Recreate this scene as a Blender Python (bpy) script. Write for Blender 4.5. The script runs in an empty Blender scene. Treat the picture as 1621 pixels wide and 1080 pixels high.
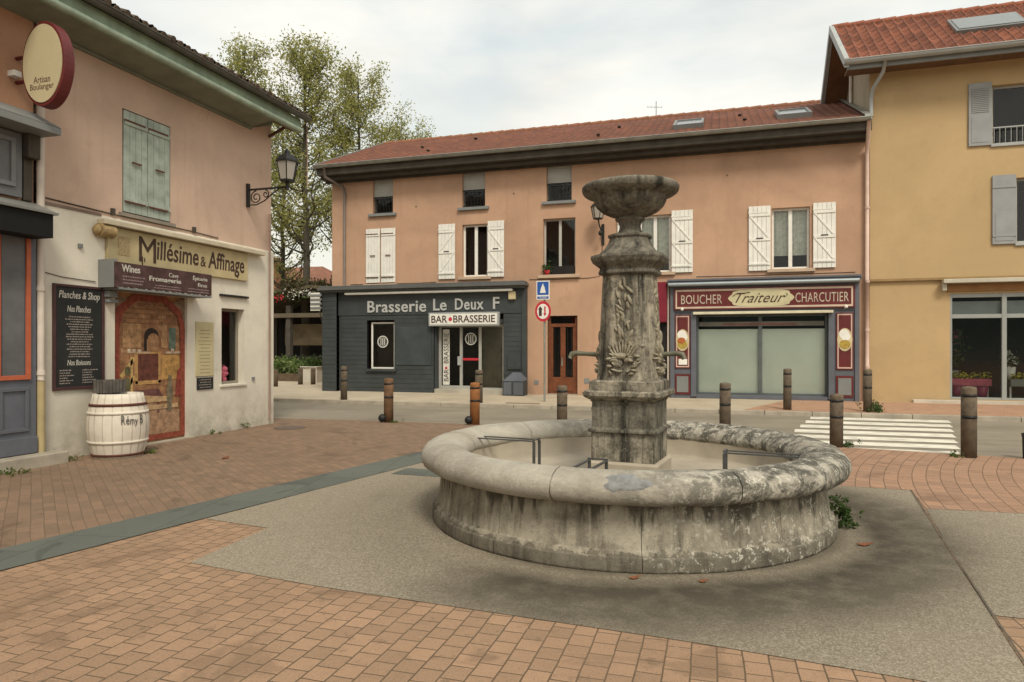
import bpy, bmesh, math, random
from mathutils import Vector, Matrix, noise
R = math.radians
random.seed(7)
scene = bpy.context.scene
COL = scene.collection

# ------------------------------------------------------------------ camera, sky, sun, exposure
cam_d = bpy.data.cameras.new('camera'); cam = bpy.data.objects.new('camera', cam_d); COL.objects.link(cam)
cam_d.lens = 23.985; cam_d.sensor_width = 36; cam_d.shift_y = 0.0062
cam_d.clip_start = 0.05; cam_d.clip_end = 3000
cam.location = (0, 0, 1.6); cam.rotation_euler = (R(90), 0, math.atan2(.2903, .957))
scene.camera = cam

SUN_EL, SUN_AZ = R(50), R(148)          # azimuth measured from +y clockwise: behind the camera, to its right
world = bpy.data.worlds.new('World'); scene.world = world; world.use_nodes = True
nt = world.node_tree; N = nt.nodes; L = nt.links; N.clear()
out = N.new('ShaderNodeOutputWorld'); bg = N.new('ShaderNodeBackground'); bg.inputs['Strength'].default_value = 0.105
sky = N.new('ShaderNodeTexSky'); sky.sky_type = 'NISHITA'; sky.sun_disc = False
sky.sun_elevation = SUN_EL; sky.sun_rotation = SUN_AZ; sky.air_density = 1.6; sky.dust_density = 3.0; sky.ozone_density = 1.2
tc = N.new('ShaderNodeTexCoord'); mp = N.new('ShaderNodeMapping'); mp.inputs['Scale'].default_value = (1.0, 1.0, 2.6)
nz = N.new('ShaderNodeTexNoise'); nz.inputs['Scale'].default_value = 1.9; nz.inputs['Detail'].default_value = 6; nz.inputs['Roughness'].default_value = .52
nz.inputs['Distortion'].default_value = .35
rp = N.new('ShaderNodeValToRGB'); rp.color_ramp.elements[0].position = .36; rp.color_ramp.elements[1].position = .58
rp.color_ramp.elements[0].color = (.5, .5, .5, 1); rp.color_ramp.elements[1].color = (1, 1, 1, 1)
nz2 = N.new('ShaderNodeTexNoise'); nz2.inputs['Scale'].default_value = 2.3; nz2.inputs['Detail'].default_value = 5
cr = N.new('ShaderNodeValToRGB')
cr.color_ramp.elements[0].position = .3; cr.color_ramp.elements[0].color = (6.1, 6.1, 5.8, 1)
cr.color_ramp.elements[1].position = .7; cr.color_ramp.elements[1].color = (9.6, 9.25, 8.4, 1)
mx = N.new('ShaderNodeMix'); mx.data_type = 'RGBA'
L.new(tc.outputs['Generated'], mp.inputs['Vector']); L.new(mp.outputs[0], nz.inputs['Vector']); L.new(mp.outputs[0], nz2.inputs['Vector'])
L.new(nz.outputs['Fac'], rp.inputs[0]); L.new(rp.outputs[0], mx.inputs['Factor'])
L.new(nz2.outputs['Fac'], cr.inputs[0])
skm = N.new('ShaderNodeMix'); skm.data_type = 'RGBA'; skm.blend_type = 'MULTIPLY'; skm.inputs['Factor'].default_value = 1
skm.inputs[7].default_value = (2.1, 1.85, 1.5, 1)
L.new(sky.outputs[0], skm.inputs[6]); L.new(skm.outputs[2], mx.inputs[6]); L.new(cr.outputs[0], mx.inputs[7])
L.new(mx.outputs[2], bg.inputs['Color']); L.new(bg.outputs[0], out.inputs['Surface'])

sun_d = bpy.data.lights.new('sun', 'SUN'); sun = bpy.data.objects.new('sun', sun_d); COL.objects.link(sun)
sun_d.energy = 2.1; sun_d.angle = R(16); sun_d.color = (1, .93, .80)
dv = Vector((math.sin(SUN_AZ) * math.cos(SUN_EL), math.cos(SUN_AZ) * math.cos(SUN_EL), math.sin(SUN_EL)))
sun.rotation_euler = dv.to_track_quat('Z', 'Y').to_euler(); sun.location = (0, 0, 40)
vs = scene.view_settings; vs.view_transform = 'Standard'; vs.look = 'None'; vs.exposure = 0.24; vs.gamma = 1; vs.use_curve_mapping = False

# ------------------------------------------------------------------ materials
def nodes(name):
    m = bpy.data.materials.new(name); m.use_nodes = True
    t = m.node_tree; b = t.nodes['Principled BSDF']
    return m, t, t.nodes, t.links, b
def coord(n, l, scale=(1, 1, 1), rot=(0, 0, 0), loc=(0, 0, 0)):
    c = n.new('ShaderNodeTexCoord'); p = n.new('ShaderNodeMapping')
    p.inputs['Scale'].default_value = scale; p.inputs['Rotation'].default_value = rot; p.inputs['Location'].default_value = loc
    l.new(c.outputs['Object'], p.inputs['Vector']); return p.outputs[0]
def noi(n, l, vec, scale, detail=5, rough=.55, dist=0):
    z = n.new('ShaderNodeTexNoise'); z.inputs['Scale'].default_value = scale; z.inputs['Detail'].default_value = detail
    z.inputs['Roughness'].default_value = rough; z.inputs['Distortion'].default_value = dist; l.new(vec, z.inputs['Vector']); return z.outputs['Fac']
def ramp(n, l, fac, stops):
    r = n.new('ShaderNodeValToRGB'); e = r.color_ramp.elements
    while len(e) < len(stops): e.new(.5)
    for q, (p, c) in zip(e, stops):
        q.position = p; q.color = tuple(c) + (1,) if not isinstance(c, (int, float)) else (c, c, c, 1)
    l.new(fac, r.inputs[0]); return r.outputs[0]
def mixc(n, l, a, b, fac, mode='MIX'):
    x = n.new('ShaderNodeMix'); x.data_type = 'RGBA'; x.blend_type = mode
    for i, v in ((6, a), (7, b)):
        if isinstance(v, tuple): x.inputs[i].default_value = v + (1,)
        else: l.new(v, x.inputs[i])
    if isinstance(fac, (int, float)): x.inputs[0].default_value = fac
    else: l.new(fac, x.inputs[0])
    return x.outputs[2]
def bump(n, l, b, h, strength=.3, dist=.02):
    u = n.new('ShaderNodeBump'); u.inputs['Strength'].default_value = strength; u.inputs['Distance'].default_value = dist
    l.new(h, u.inputs['Height']); l.new(u.outputs[0], b.inputs['Normal'])
def sc(c, k): return tuple(min(1, v * k) for v in c)
def mat(name, col, rough=.75, var=.2, s=2.5, bs=60, bstr=.15, metal=0, spec=.3, streak=0, col2=None):
    m, t, n, l, b = nodes(name)
    v = coord(n, l)
    c2 = col2 or sc(col, 1 - var)
    f = noi(n, l, v, s, 6, .6)
    c = mixc(n, l, sc(col, 1 + var * .3), c2, ramp(n, l, f, [(.35, 0.0), (.68, 1.0)]))
    if streak:
        vv = coord(n, l, (6, 6, .45))
        c = mixc(n, l, c, sc(col, .45), ramp(n, l, noi(n, l, vv, 1.3, 6, .65), [(.55, 0.0), (.8, float(streak))]))
    l.new(c, b.inputs['Base Color']); b.inputs['Roughness'].default_value = rough; b.inputs['Metallic'].default_value = metal
    b.inputs['Specular IOR Level'].default_value = spec
    if bstr: bump(n, l, b, noi(n, l, v, bs, 4), bstr, .01)
    return m
def plaster(name, col, stain=(.5, .45, .4), amt=.5, basedirt=0.0, z0=0.0, mot=1.0):
    m, t, n, l, b = nodes(name); v = coord(n, l)
    big = noi(n, l, v, .45, 6, .6, .6); mid = noi(n, l, v, 2.2, 8, .65)
    c = mixc(n, l, sc(col, 1.06), sc(col, 1 - .2 * mot), ramp(n, l, big, [(.34, 0.0), (.66, 1.0)]))
    c = mixc(n, l, c, sc(col, .72), ramp(n, l, mid, [(.52, 0.0), (.78, .55 * mot)]))
    c = mixc(n, l, c, sc(col, .55), ramp(n, l, noi(n, l, v, 14, 8, .8), [(.60, 0.0), (.74, .35 * mot)]))
    c = mixc(n, l, c, sc(col, 1.25), ramp(n, l, noi(n, l, coord(n, l, loc=(7, 3, 5)), 5, 8, .8), [(.60, 0.0), (.72, .35 * mot)]))
    vs_ = coord(n, l, (3.2, 3.2, .22))
    c = mixc(n, l, c, tuple(a * q for a, q in zip(col, stain)), ramp(n, l, noi(n, l, vs_, 1.4, 6, .6), [(.55, 0.0), (.85, amt)]))
    if basedirt:
        sp = n.new('ShaderNodeSeparateXYZ'); l.new(v, sp.inputs[0])
        mr = n.new('ShaderNodeMapRange'); mr.inputs[1].default_value = z0; mr.inputs[2].default_value = z0 + .9
        mr.inputs[3].default_value = basedirt; mr.inputs[4].default_value = 0; l.new(sp.outputs[2], mr.inputs[0])
        ml = n.new('ShaderNodeMath'); ml.operation = 'MULTIPLY'; l.new(mr.outputs[0], ml.inputs[0])
        l.new(ramp(n, l, noi(n, l, v, 3.2, 8, .7), [(.3, 0.0), (.6, 1.0)]), ml.inputs[1])
        c = mixc(n, l, c, (.15, .125, .09), ml.outputs[0])
    cv = n.new('ShaderNodeTexVoronoi'); cv.feature = 'DISTANCE_TO_EDGE'; cv.inputs['Scale'].default_value = .55
    wn = n.new('ShaderNodeTexNoise'); wn.inputs['Scale'].default_value = 2.5; wn.inputs['Detail'].default_value = 6; l.new(v, wn.inputs['Vector'])
    wa = n.new('ShaderNodeVectorMath'); wa.operation = 'MULTIPLY_ADD'; l.new(wn.outputs['Color'], wa.inputs[0]); wa.inputs[1].default_value = (.7, .7, .7); l.new(v, wa.inputs[2]); l.new(wa.outputs[0], cv.inputs['Vector'])
    ck = n.new('ShaderNodeMath'); ck.operation = 'MULTIPLY'; l.new(ramp(n, l, cv.outputs['Distance'], [(.0, 1.0), (.006, 0.0)]), ck.inputs[0]); l.new(ramp(n, l, noi(n, l, coord(n, l, loc=(2, 9, 4)), .8, 4), [(.5, 0.0), (.62, .42 * mot)]), ck.inputs[1])
    c = mixc(n, l, c, sc(col, .45), ck.outputs[0])
    c = mixc(n, l, c, sc(col, .72), ramp(n, l, noi(n, l, v, 70, 3, .7), [(.5, 0.0), (.75, .4)]))
    l.new(c, b.inputs['Base Color']); b.inputs['Roughness'].default_value = .92; b.inputs['Specular IOR Level'].default_value = .15
    bump(n, l, b, noi(n, l, v, 45, 6, .7), .35, .012)
    return m
def flat(name, col, rough=.6, metal=0, spec=.3):
    return mat(name, col, rough, .08, 6, 80, .05, metal, spec)

def brick(name, cA, cB, mortar, bw, bh, rot=0, ms=.006, arc=None, dirt=.35, off=.5):
    m, t, n, l, b = nodes(name)
    v0 = coord(n, l)
    if arc:
        s1 = n.new('ShaderNodeSeparateXYZ'); l.new(coord(n, l, loc=(-arc[0], -arc[1], 0)), s1.inputs[0])
        ln = n.new('ShaderNodeMath'); ln.operation = 'POWER'
        a = n.new('ShaderNodeMath'); a.operation = 'MULTIPLY'; l.new(s1.outputs[0], a.inputs[0]); l.new(s1.outputs[0], a.inputs[1])
        q = n.new('ShaderNodeMath'); q.operation = 'MULTIPLY_ADD'; l.new(s1.outputs[1], q.inputs[0]); l.new(s1.outputs[1], q.inputs[1]); l.new(a.outputs[0], q.inputs[2])
        l.new(q.outputs[0], ln.inputs[0]); ln.inputs[1].default_value = .5
        at = n.new('ShaderNodeMath'); at.operation = 'ARCTAN2'; l.new(s1.outputs[1], at.inputs[0])
        ng = n.new('ShaderNodeMath'); ng.operation = 'MULTIPLY'; ng.inputs[1].default_value = -1; l.new(s1.outputs[0], ng.inputs[0]); l.new(ng.outputs[0], at.inputs[1])
        sc_ = n.new('ShaderNodeMath'); sc_.operation = 'MULTIPLY'; sc_.inputs[1].default_value = 11.5; l.new(at.outputs[0], sc_.inputs[0])
        cb = n.new('ShaderNodeCombineXYZ'); l.new(sc_.outputs[0], cb.inputs[0]); l.new(ln.outputs[0], cb.inputs[1]); v = cb.outputs[0]
    else:
        v = coord(n, l, rot=(0, 0, rot))
    # slightly wavy joints
    wob = n.new('ShaderNodeTexNoise'); wob.inputs['Scale'].default_value = 3.0; wob.inputs['Detail'].default_value = 3; l.new(v, wob.inputs['Vector'])
    ws = n.new('ShaderNodeVectorMath'); ws.operation = 'MULTIPLY_ADD'; l.new(wob.outputs['Color'], ws.inputs[0]); ws.inputs[1].default_value = (.02, .02, 0); l.new(v, ws.inputs[2])
    br = n.new('ShaderNodeTexBrick'); l.new(ws.outputs[0], br.inputs['Vector']); br.offset = off; br.squash = 1
    br.inputs['Scale'].default_value = 1; br.inputs['Brick Width'].default_value = bw; br.inputs['Row Height'].default_value = bh
    br.inputs['Mortar Size'].default_value = ms; br.inputs['Mortar Smooth'].default_value = .7; br.inputs['Bias'].default_value = 0
    br.inputs['Color1'].default_value = cA + (1,); br.inputs['Color2'].default_value = cB + (1,); br.inputs['Mortar'].default_value = mortar + (1,)
    c = br.outputs['Color']
    c = mixc(n, l, c, tuple(x * .62 for x in cA), ramp(n, l, noi(n, l, v0, .55, 7, .62, .4), [(.42, 0.0), (.72, dirt)]))
    c = mixc(n, l, c, sc(cB, 1.25), ramp(n, l, noi(n, l, v0, 2.4, 7, .7), [(.56, 0.0), (.8, .4)]))
    c = mixc(n, l, c, (.10, .085, .06), ramp(n, l, noi(n, l, v0, 90, 3, .6), [(.52, 0.0), (.75, .5)]))
    c = mixc(n, l, c, (.075, .062, .04), ramp(n, l, noi(n, l, v0, 7, 9, .75), [(.56, 0.0), (.72, .65)]))
    c = mixc(n, l, c, sc(cB, .55), ramp(n, l, noi(n, l, coord(n, l, loc=(11, 2, 0)), 1.1, 4, .5, 1.5), [(.60, 0.0), (.66, .45)]))
    c = mixc(n, l, c, sc(cA, 1.5), ramp(n, l, noi(n, l, coord(n, l, loc=(4, 7, 0)), 26, 6, .75), [(.6, 0.0), (.74, .5)]))
    l.new(c, b.inputs['Base Color']); b.inputs['Roughness'].default_value = .85; b.inputs['Specular IOR Level'].default_value = .25
    iv = n.new('ShaderNodeMath'); iv.operation = 'MULTIPLY_ADD'; l.new(br.outputs['Fac'], iv.inputs[0]); iv.inputs[1].default_value = -1
    l.new(noi(n, l, v0, 120, 3), iv.inputs[2])
    bump(n, l, b, iv.outputs[0], .5, .008)
    return m

PAVE = brick('brick_pavers', (.375, .240, .150), (.285, .188, .118), (.095, .07, .042), .135, .128, R(90), .006, dirt=.6)
PAVE2 = brick('brown_brick_pavers', (.26, .172, .112), (.19, .13, .088), (.13, .092, .062), .2, .1, R(38), .004, dirt=.55)
PAVE3 = brick('arched_brick_pavers', (.37, .225, .145), (.29, .18, .12), (.14, .095, .06), .22, .150, ms=.007, arc=(13.5, 6.8), dirt=.25)
PAVE4 = brick('pavement_bricks', (.46, .28, .18), (.40, .25, .165), (.22, .15, .1), .22, .11, 0, .006, dirt=.3)

def concrete():
    m, t, n, l, b = nodes('exposed_aggregate_concrete'); v = coord(n, l)
    vo = n.new('ShaderNodeTexVoronoi'); vo.inputs['Scale'].default_value = 95; l.new(v, vo.inputs['Vector'])
    c = ramp(n, l, vo.outputs['Color'], [(.12, (.135, .115, .085)), (.5, (.25, .215, .16)), (.9, (.46, .42, .34))])
    c = mixc(n, l, c, (.12, .105, .08), ramp(n, l, noi(n, l, v, 60, 5, .8), [(.52, 0.0), (.66, .6)]))
    v2 = n.new('ShaderNodeTexVoronoi'); v2.inputs['Scale'].default_value = 30; l.new(v, v2.inputs['Vector']); c = mixc(n, l, c, (.58, .54, .45), ramp(n, l, v2.outputs['Distance'], [(.10, .75), (.2, 0.0)]))
    c = mixc(n, l, c, (.262, .224, .162), ramp(n, l, noi(n, l, v, .7, 6, .6), [(.35, .65), (.7, .35)]))
    c = mixc(n, l, c, (.10, .09, .07), ramp(n, l, noi(n, l, v, 1.3, 7, .65, .5), [(.58, 0.0), (.82, .35)]))
    # dark run-off stains in broken rings round the basin
    s1 = n.new('ShaderNodeVectorMath'); s1.operation = 'DISTANCE'; wv = n.new('ShaderNodeTexNoise'); wv.inputs['Scale'].default_value = .8; wv.inputs['Detail'].default_value = 4
    l.new(v, wv.inputs['Vector']); ad = n.new('ShaderNodeVectorMath'); ad.operation = 'MULTIPLY_ADD'; l.new(wv.outputs['Color'], ad.inputs[0]); ad.inputs[1].default_value = (.28, .28, 0); l.new(v, ad.inputs[2])
    l.new(ad.outputs[0], s1.inputs[0]); s1.inputs[1].default_value = (-.869 + .14, 6.667 + .14, .016)
    ring = ramp(n, l, s1.outputs['Value'], [(0, 0.0)]) if 0 else None
    mr = n.new('ShaderNodeMapRange'); mr.inputs[1].default_value = 1.7; mr.inputs[2].default_value = 3.9; l.new(s1.outputs['Value'], mr.inputs[0])
    rr = ramp(n, l, mr.outputs[0], [(.04, .85), (.12, .3), (.22, 1.0), (.42, .8), (.58, .25), (.85, 0.0)])
    sx = n.new('ShaderNodeSeparateXYZ'); l.new(v, sx.inputs[0])
    # the stains lie on the front right side
    q = n.new('ShaderNodeMath'); q.operation = 'MULTIPLY_ADD'; l.new(sx.outputs[0], q.inputs[0]); q.inputs[1].default_value = 1.0
    q2 = n.new('ShaderNodeMath'); q2.operation = 'MULTIPLY_ADD'; l.new(sx.outputs[1], q2.inputs[0]); q2.inputs[1].default_value = -.45; q2.inputs[2].default_value = 4.1
    l.new(q2.outputs[0], q.inputs[2])
    side = ramp(n, l, q.outputs[0], [(.02, .25), (.75, 1.0)])
    ml = n.new('ShaderNodeMath'); ml.operation = 'MULTIPLY'; l.new(rr, ml.inputs[0]); l.new(side, ml.inputs[1])
    m3 = n.new('ShaderNodeMath'); m3.operation = 'MULTIPLY'; l.new(ml.outputs[0], m3.inputs[0]); l.new(ramp(n, l, noi(n, l, v, 3.5, 8, .7), [(.25, .6), (.55, 1.0)]), m3.inputs[1])
    c = mixc(n, l, c, (.062, .053, .038), m3.outputs[0])
    l.new(c, b.inputs['Base Color']); b.inputs['Roughness'].default_value = .9; b.inputs['Specular IOR Level'].default_value = .2
    bump(n, l, b, vo.outputs['Distance'], .5, .006); return m
CONC = concrete()

def stone(name, light, mid, dark, darkamt=.5, lichen=.3, s=3.0, streak=.6, fine=22, crust=0, drip_shade=0):
    m, t, n, l, b = nodes(name); v = coord(n, l)
    c = mixc(n, l, light, mid, ramp(n, l, noi(n, l, v, s, 8, .65, .4), [(.35, 0.0), (.62, 1.0)]))
    c = mixc(n, l, c, dark, ramp(n, l, noi(n, l, coord(n, l, loc=(5, 3, 1)), s * 1.6, 9, .72, .8), [(.46, 0.0), (.66, darkamt)]))
    c = mixc(n, l, c, dark, ramp(n, l, noi(n, l, coord(n, l, (5, 5, .5)), 1.8, 7, .65), [(.48, 0.0), (.66, streak)]))
    c = mixc(n, l, c, sc(light, 1.25), ramp(n, l, noi(n, l, coord(n, l, (11, 11, .7), loc=(3, 1, 4)), 1.8, 6, .65), [(.55, 0.0), (.68, .6 * min(1, streak))]))
    c = mixc(n, l, c, (.56, .54, .45), ramp(n, l, noi(n, l, v, fine, 4, .75), [(.57, 0.0), (.68, lichen)]))
    c = mixc(n, l, c, sc(dark, .7), ramp(n, l, noi(n, l, coord(n, l, loc=(9, 2, 7)), fine * 1.3, 5, .75), [(.56, 0.0), (.7, darkamt)]))
    if drip_shade:
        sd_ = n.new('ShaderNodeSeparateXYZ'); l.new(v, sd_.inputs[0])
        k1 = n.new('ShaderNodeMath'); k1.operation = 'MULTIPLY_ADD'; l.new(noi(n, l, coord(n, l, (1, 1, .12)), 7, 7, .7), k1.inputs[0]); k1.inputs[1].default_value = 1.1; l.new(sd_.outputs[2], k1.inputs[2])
        c = mixc(n, l, c, (.045, .04, .03), ramp(n, l, k1.outputs[0], [(.92, 0.0), (1.22, .75)]))  # darker towards the top: dirt drips plus the rim's shade painted into the colour
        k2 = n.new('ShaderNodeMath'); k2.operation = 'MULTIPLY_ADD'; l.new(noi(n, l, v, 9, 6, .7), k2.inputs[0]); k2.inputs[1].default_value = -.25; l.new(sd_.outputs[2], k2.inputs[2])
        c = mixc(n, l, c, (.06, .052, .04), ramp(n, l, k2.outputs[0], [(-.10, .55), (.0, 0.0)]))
    if crust:
        sp = n.new('ShaderNodeSeparateXYZ'); l.new(v, sp.inputs[0])
        a1 = n.new('ShaderNodeMath'); a1.operation = 'MULTIPLY_ADD'; l.new(sp.outputs[0], a1.inputs[0]); a1.inputs[1].default_value = .25; a1.inputs[2].default_value = .40
        a2 = n.new('ShaderNodeMath'); a2.operation = 'MULTIPLY_ADD'; l.new(sp.outputs[1], a2.inputs[0]); a2.inputs[1].default_value = .13; l.new(a1.outputs[0], a2.inputs[2])
        md = n.new('ShaderNodeMath'); md.operation = 'MULTIPLY'; l.new(ramp(n, l, noi(n, l, coord(n, l, loc=(3, 8, 2)), 5.5, 10, .78, .5), [(.42, 0.0), (.54, 1.0)]), md.inputs[0]); l.new(ramp(n, l, a2.outputs[0], [(.18, .0), (.5, crust)]), md.inputs[1])
        c = mixc(n, l, c, (.085, .082, .068), md.outputs[0])
        me_ = n.new('ShaderNodeMath'); me_.operation = 'MULTIPLY'; l.new(ramp(n, l, noi(n, l, coord(n, l, loc=(1, 4, 9)), 16, 6, .8), [(.55, 0.0), (.62, 1.0)]), me_.inputs[0]); l.new(ramp(n, l, a2.outputs[0], [(.2, .0), (.5, .85)]), me_.inputs[1])
        c = mixc(n, l, c, (.58, .56, .47), me_.outputs[0])
    l.new(c, b.inputs['Base Color']); b.inputs['Roughness'].default_value = .93; b.inputs['Specular IOR Level'].default_value = .15
    bump(n, l, b, noi(n, l, v, 28, 9, .75), .6, .02); return m
ST_BODY = stone('basin_stone', (.41, .375, .295), (.275, .245, .185), (.055, .048, .036), .45, .12, 2.6, .65, fine=30, crust=.3, drip_shade=.5)
ST_RIM = stone('rim_stone', (.475, .445, .375), (.36, .33, .27), (.12, .11, .09), .30, .25, 1.3, .1, crust=.95)
ST_PED = stone('pedestal_stone', (.36, .325, .25), (.18, .162, .125), (.033, .031, .026), .8, .30, 6.5, 1.0, fine=34)
ST_DARK = stone('dark_mossy_stone', (.235, .215, .17), (.13, .12, .095), (.027, .026, .022), .6, .18, 9, .9, fine=40)
BASINFLOOR = mat('dry_basin_mortar', (.37, .325, .25), .92, .22, 2, 30, .2)
ASPH0 = mat('asphalt', (.265, .24, .19), .9, .25, .8, 140, .4, col2=(.20, .18, .14))
def asphalt():
    m, t, n, l, b = nodes('worn_asphalt'); v = coord(n, l)
    c = mixc(n, l, (.27, .24, .185), (.19, .168, .13), ramp(n, l, noi(n, l, v, .6, 7, .65), [(.35, 0.0), (.68, 1.0)]))
    c = mixc(n, l, c, (.12, .105, .08), ramp(n, l, noi(n, l, coord(n, l, (.12, 1.6, 1)), 1.5, 6, .6), [(.5, 0.0), (.75, .55)]))
    c = mixc(n, l, c, (.36, .33, .26), ramp(n, l, noi(n, l, v, 55, 4, .8), [(.55, 0.0), (.7, .5)]))
    c = mixc(n, l, c, (.10, .09, .07), ramp(n, l, noi(n, l, coord(n, l, loc=(3, 5, 0)), 48, 4, .8), [(.55, 0.0), (.7, .5)]))
    l.new(c, b.inputs['Base Color']); b.inputs['Roughness'].default_value = .9; b.inputs['Specular IOR Level'].default_value = .2
    bump(n, l, b, noi(n, l, v, 90, 4), .4, .01); return m
ASPH = asphalt()
GRND = mat('dusty_ground', (.17, .15, .115), .95, .3, .3, 40, .3)
PVM = mat('pavement_concrete', (.45, .385, .285), .9, .18, 1.2, 90, .2)
KERB = mat('kerb_stone', (.38, .34, .27), .9, .25, 3, 60, .3)
SLATE = brick('blue_grey_slabs', (.125, .138, .118), (.10, .112, .098), (.07, .078, .066), .9, .6, R(78), .006, dirt=.4)
WHITEP = mat('road_paint', (.68, .66, .56), .85, .3, 3, 60, .2, streak=0)
FACADE = plaster('orange_plaster', (.50, .32, .215), (.62, .55, .5), .4, .25, 0)
PINK = plaster('pink_plaster', (.57, .42, .325), (.6, .58, .55), .5)
PINK2 = plaster('salmon_plaster', (.42, .24, .15), (.6, .58, .55), .5)
WHITEW = plaster('white_limewash', (.68, .64, .54), (.75, .68, .58), .35, .6, 0)
YELL = plaster('yellow_plaster', (.48, .345, .185), (.85, .82, .76), .15, .12, 0, .45)
ROUGHW = plaster('bare_render', (.42, .35, .25), (.6, .55, .5), .6)
WHITE = mat('white_paint', (.76, .75, .69), .5, .1, 4, 60, .04)
CREAM = mat('cream_paint', (.56, .48, .29), .6, .15, 4, 60, .05)
GREYP = mat('charcoal_boards', (.052, .060, .062), .55, .2, 3, 60, .08)
GREYP2 = mat('grey_paint', (.20, .21, .205), .5, .12, 3, 60, .05)
LGREY = mat('light_grey_paint', (.36, .38, .37), .5, .12, 3, 60, .05)
BLGREY = mat('blue_grey_paint', (.115, .125, .145), .5, .15, 3, 60, .06)
SAGE = mat('weathered_sage_paint', (.36, .42, .36), .8, .3, 5, 50, .25, streak=.35)
FASC = mat('green_fascia_paint', (.245, .325, .235), .7, .3, 4, 50, .2, streak=.2)
SOFF = mat('soffit_boards', (.20, .215, .165), .8, .2, 3, 50, .1)
DARKW = mat('dark_eaves', (.075, .066, .052), .8, .3, 4, 50, .2)
ZINC = mat('zinc', (.33, .34, .31), .45, .25, 4, 50, .06, metal=.6)
OLDWOOD = mat('weathered_wood', (.125, .088, .055), .85, .4, 6, 50, .35, streak=.6)
BOLLW = mat('bollard_wood', (.135, .105, .072), .85, .4, 9, 60, .35, streak=.6)
BOLLO = mat('orange_stained_wood', (.27, .11, .035), .8, .3, 9, 60, .3, streak=.5)
BLACK = mat('black_iron', (.018, .018, .017), .5, .2, 8, 60, .1)
DKINT = mat('dark_interior', (.02, .018, .016), .9, .3, 2, 20, 0)
BURG = mat('burgundy_paint', (.125, .022, .022), .45, .2, 4, 60, .05)
PLUM = mat('plum_board', (.075, .035, .035), .6, .35, 3, 30, .1)
CURT = mat('white_curtain', (.74, .74, .68), .9, .25, 9, 60, .1)
BLIND = mat('pale_blind', (.84, .88, .80), .7, .10, .8, 60, .03)
DOORW = mat('varnished_door', (.17, .058, .026), .45, .3, 6, 60, .1, streak=.3)
BARRELM = mat('painted_barrel', (.66, .60, .50), .6, .12, 5, 60, .12)
RUST = mat('rusty_hoop', (.12, .045, .03), .8, .3, 8, 60, .2)
BOARD = mat('blackboard', (.022, .024, .023), .7, .25, 4, 60, .05)
CHALK = mat('chalk_white', (.52, .50, .44), .8, .15, 20, 60, 0)
CHALKR = mat('chalk_faded', (.30, .26, .23), .8, .3, 20, 60, 0)
LETD = mat('dark_lettering', (.06, .035, .025), .7, .2, 20, 60, 0)
LETW = mat('white_lettering', (.66, .66, .60), .5, .1, 20, 60, 0)
REDP = mat('red_paint', (.50, .03, .045), .5, .1, 8, 60, 0)
BLUEP = mat('sign_blue', (.03, .10, .36), .4, .1, 8, 60, 0)
ORANGEP = mat('orange_frame_paint', (.47, .125, .06), .5, .15, 6, 60, .05)
HILLM = mat('wooded_hill', (.10, .135, .12), .95, .4, .02, .5, 0)
PINKP = mat('pink_fabric', (.52, .12, .18), .8, .3, 12, 60, .1)
YELF = mat('yellow_petals', (.60, .52, .06), .7, .3, 30, 60, 0)
SOIL = mat('soil', (.06, .04, .028), .95, .3, 8, 40, .3)
BRICKR = mat('chimney_brick', (.28, .13, .075), .9, .3, 6, 40, .2)
PIPEW = mat('pipe_paint', (.62, .55, .47), .5, .15, 4, 60, .05)
PIPEP = mat('pink_pipe_paint', (.60, .44, .36), .5, .15, 4, 60, .05)

def glass():
    m, t, n, l, b = nodes('window_glass'); n.remove(b)
    tr = n.new('ShaderNodeBsdfTransparent'); tr.inputs[0].default_value = (.86, .90, .87, 1)
    gl = n.new('ShaderNodeBsdfGlossy'); gl.inputs['Roughness'].default_value = .03
    v = coord(n, l); bm = n.new('ShaderNodeBump'); bm.inputs['Strength'].default_value = .06; bm.inputs['Distance'].default_value = .05
    l.new(noi(n, l, v, 2.2, 2), bm.inputs['Height']); l.new(bm.outputs[0], gl.inputs['Normal'])
    fr = n.new('ShaderNodeFresnel'); fr.inputs[0].default_value = 1.55
    ad = n.new('ShaderNodeMath'); ad.operation = 'MULTIPLY_ADD'; l.new(fr.outputs[0], ad.inputs[0]); ad.inputs[1].default_value = .8; ad.inputs[2].default_value = .01
    x = n.new('ShaderNodeMixShader'); l.new(ad.outputs[0], x.inputs[0]); l.new(tr.outputs[0], x.inputs[1]); l.new(gl.outputs[0], x.inputs[2])
    l.new(x.outputs[0], n['Material Output'].inputs[0]); return m
GLASS = glass()
def frosted():
    m, t, n, l, b = nodes('lantern_glass')
    b.inputs['Base Color'].default_value = (.50, .47, .41, 1); b.inputs['Roughness'].default_value = .35; b.inputs['Transmission Weight'].default_value = .35
    b.inputs['Alpha'].default_value = .93
    return m
FROST = frosted()

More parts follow.
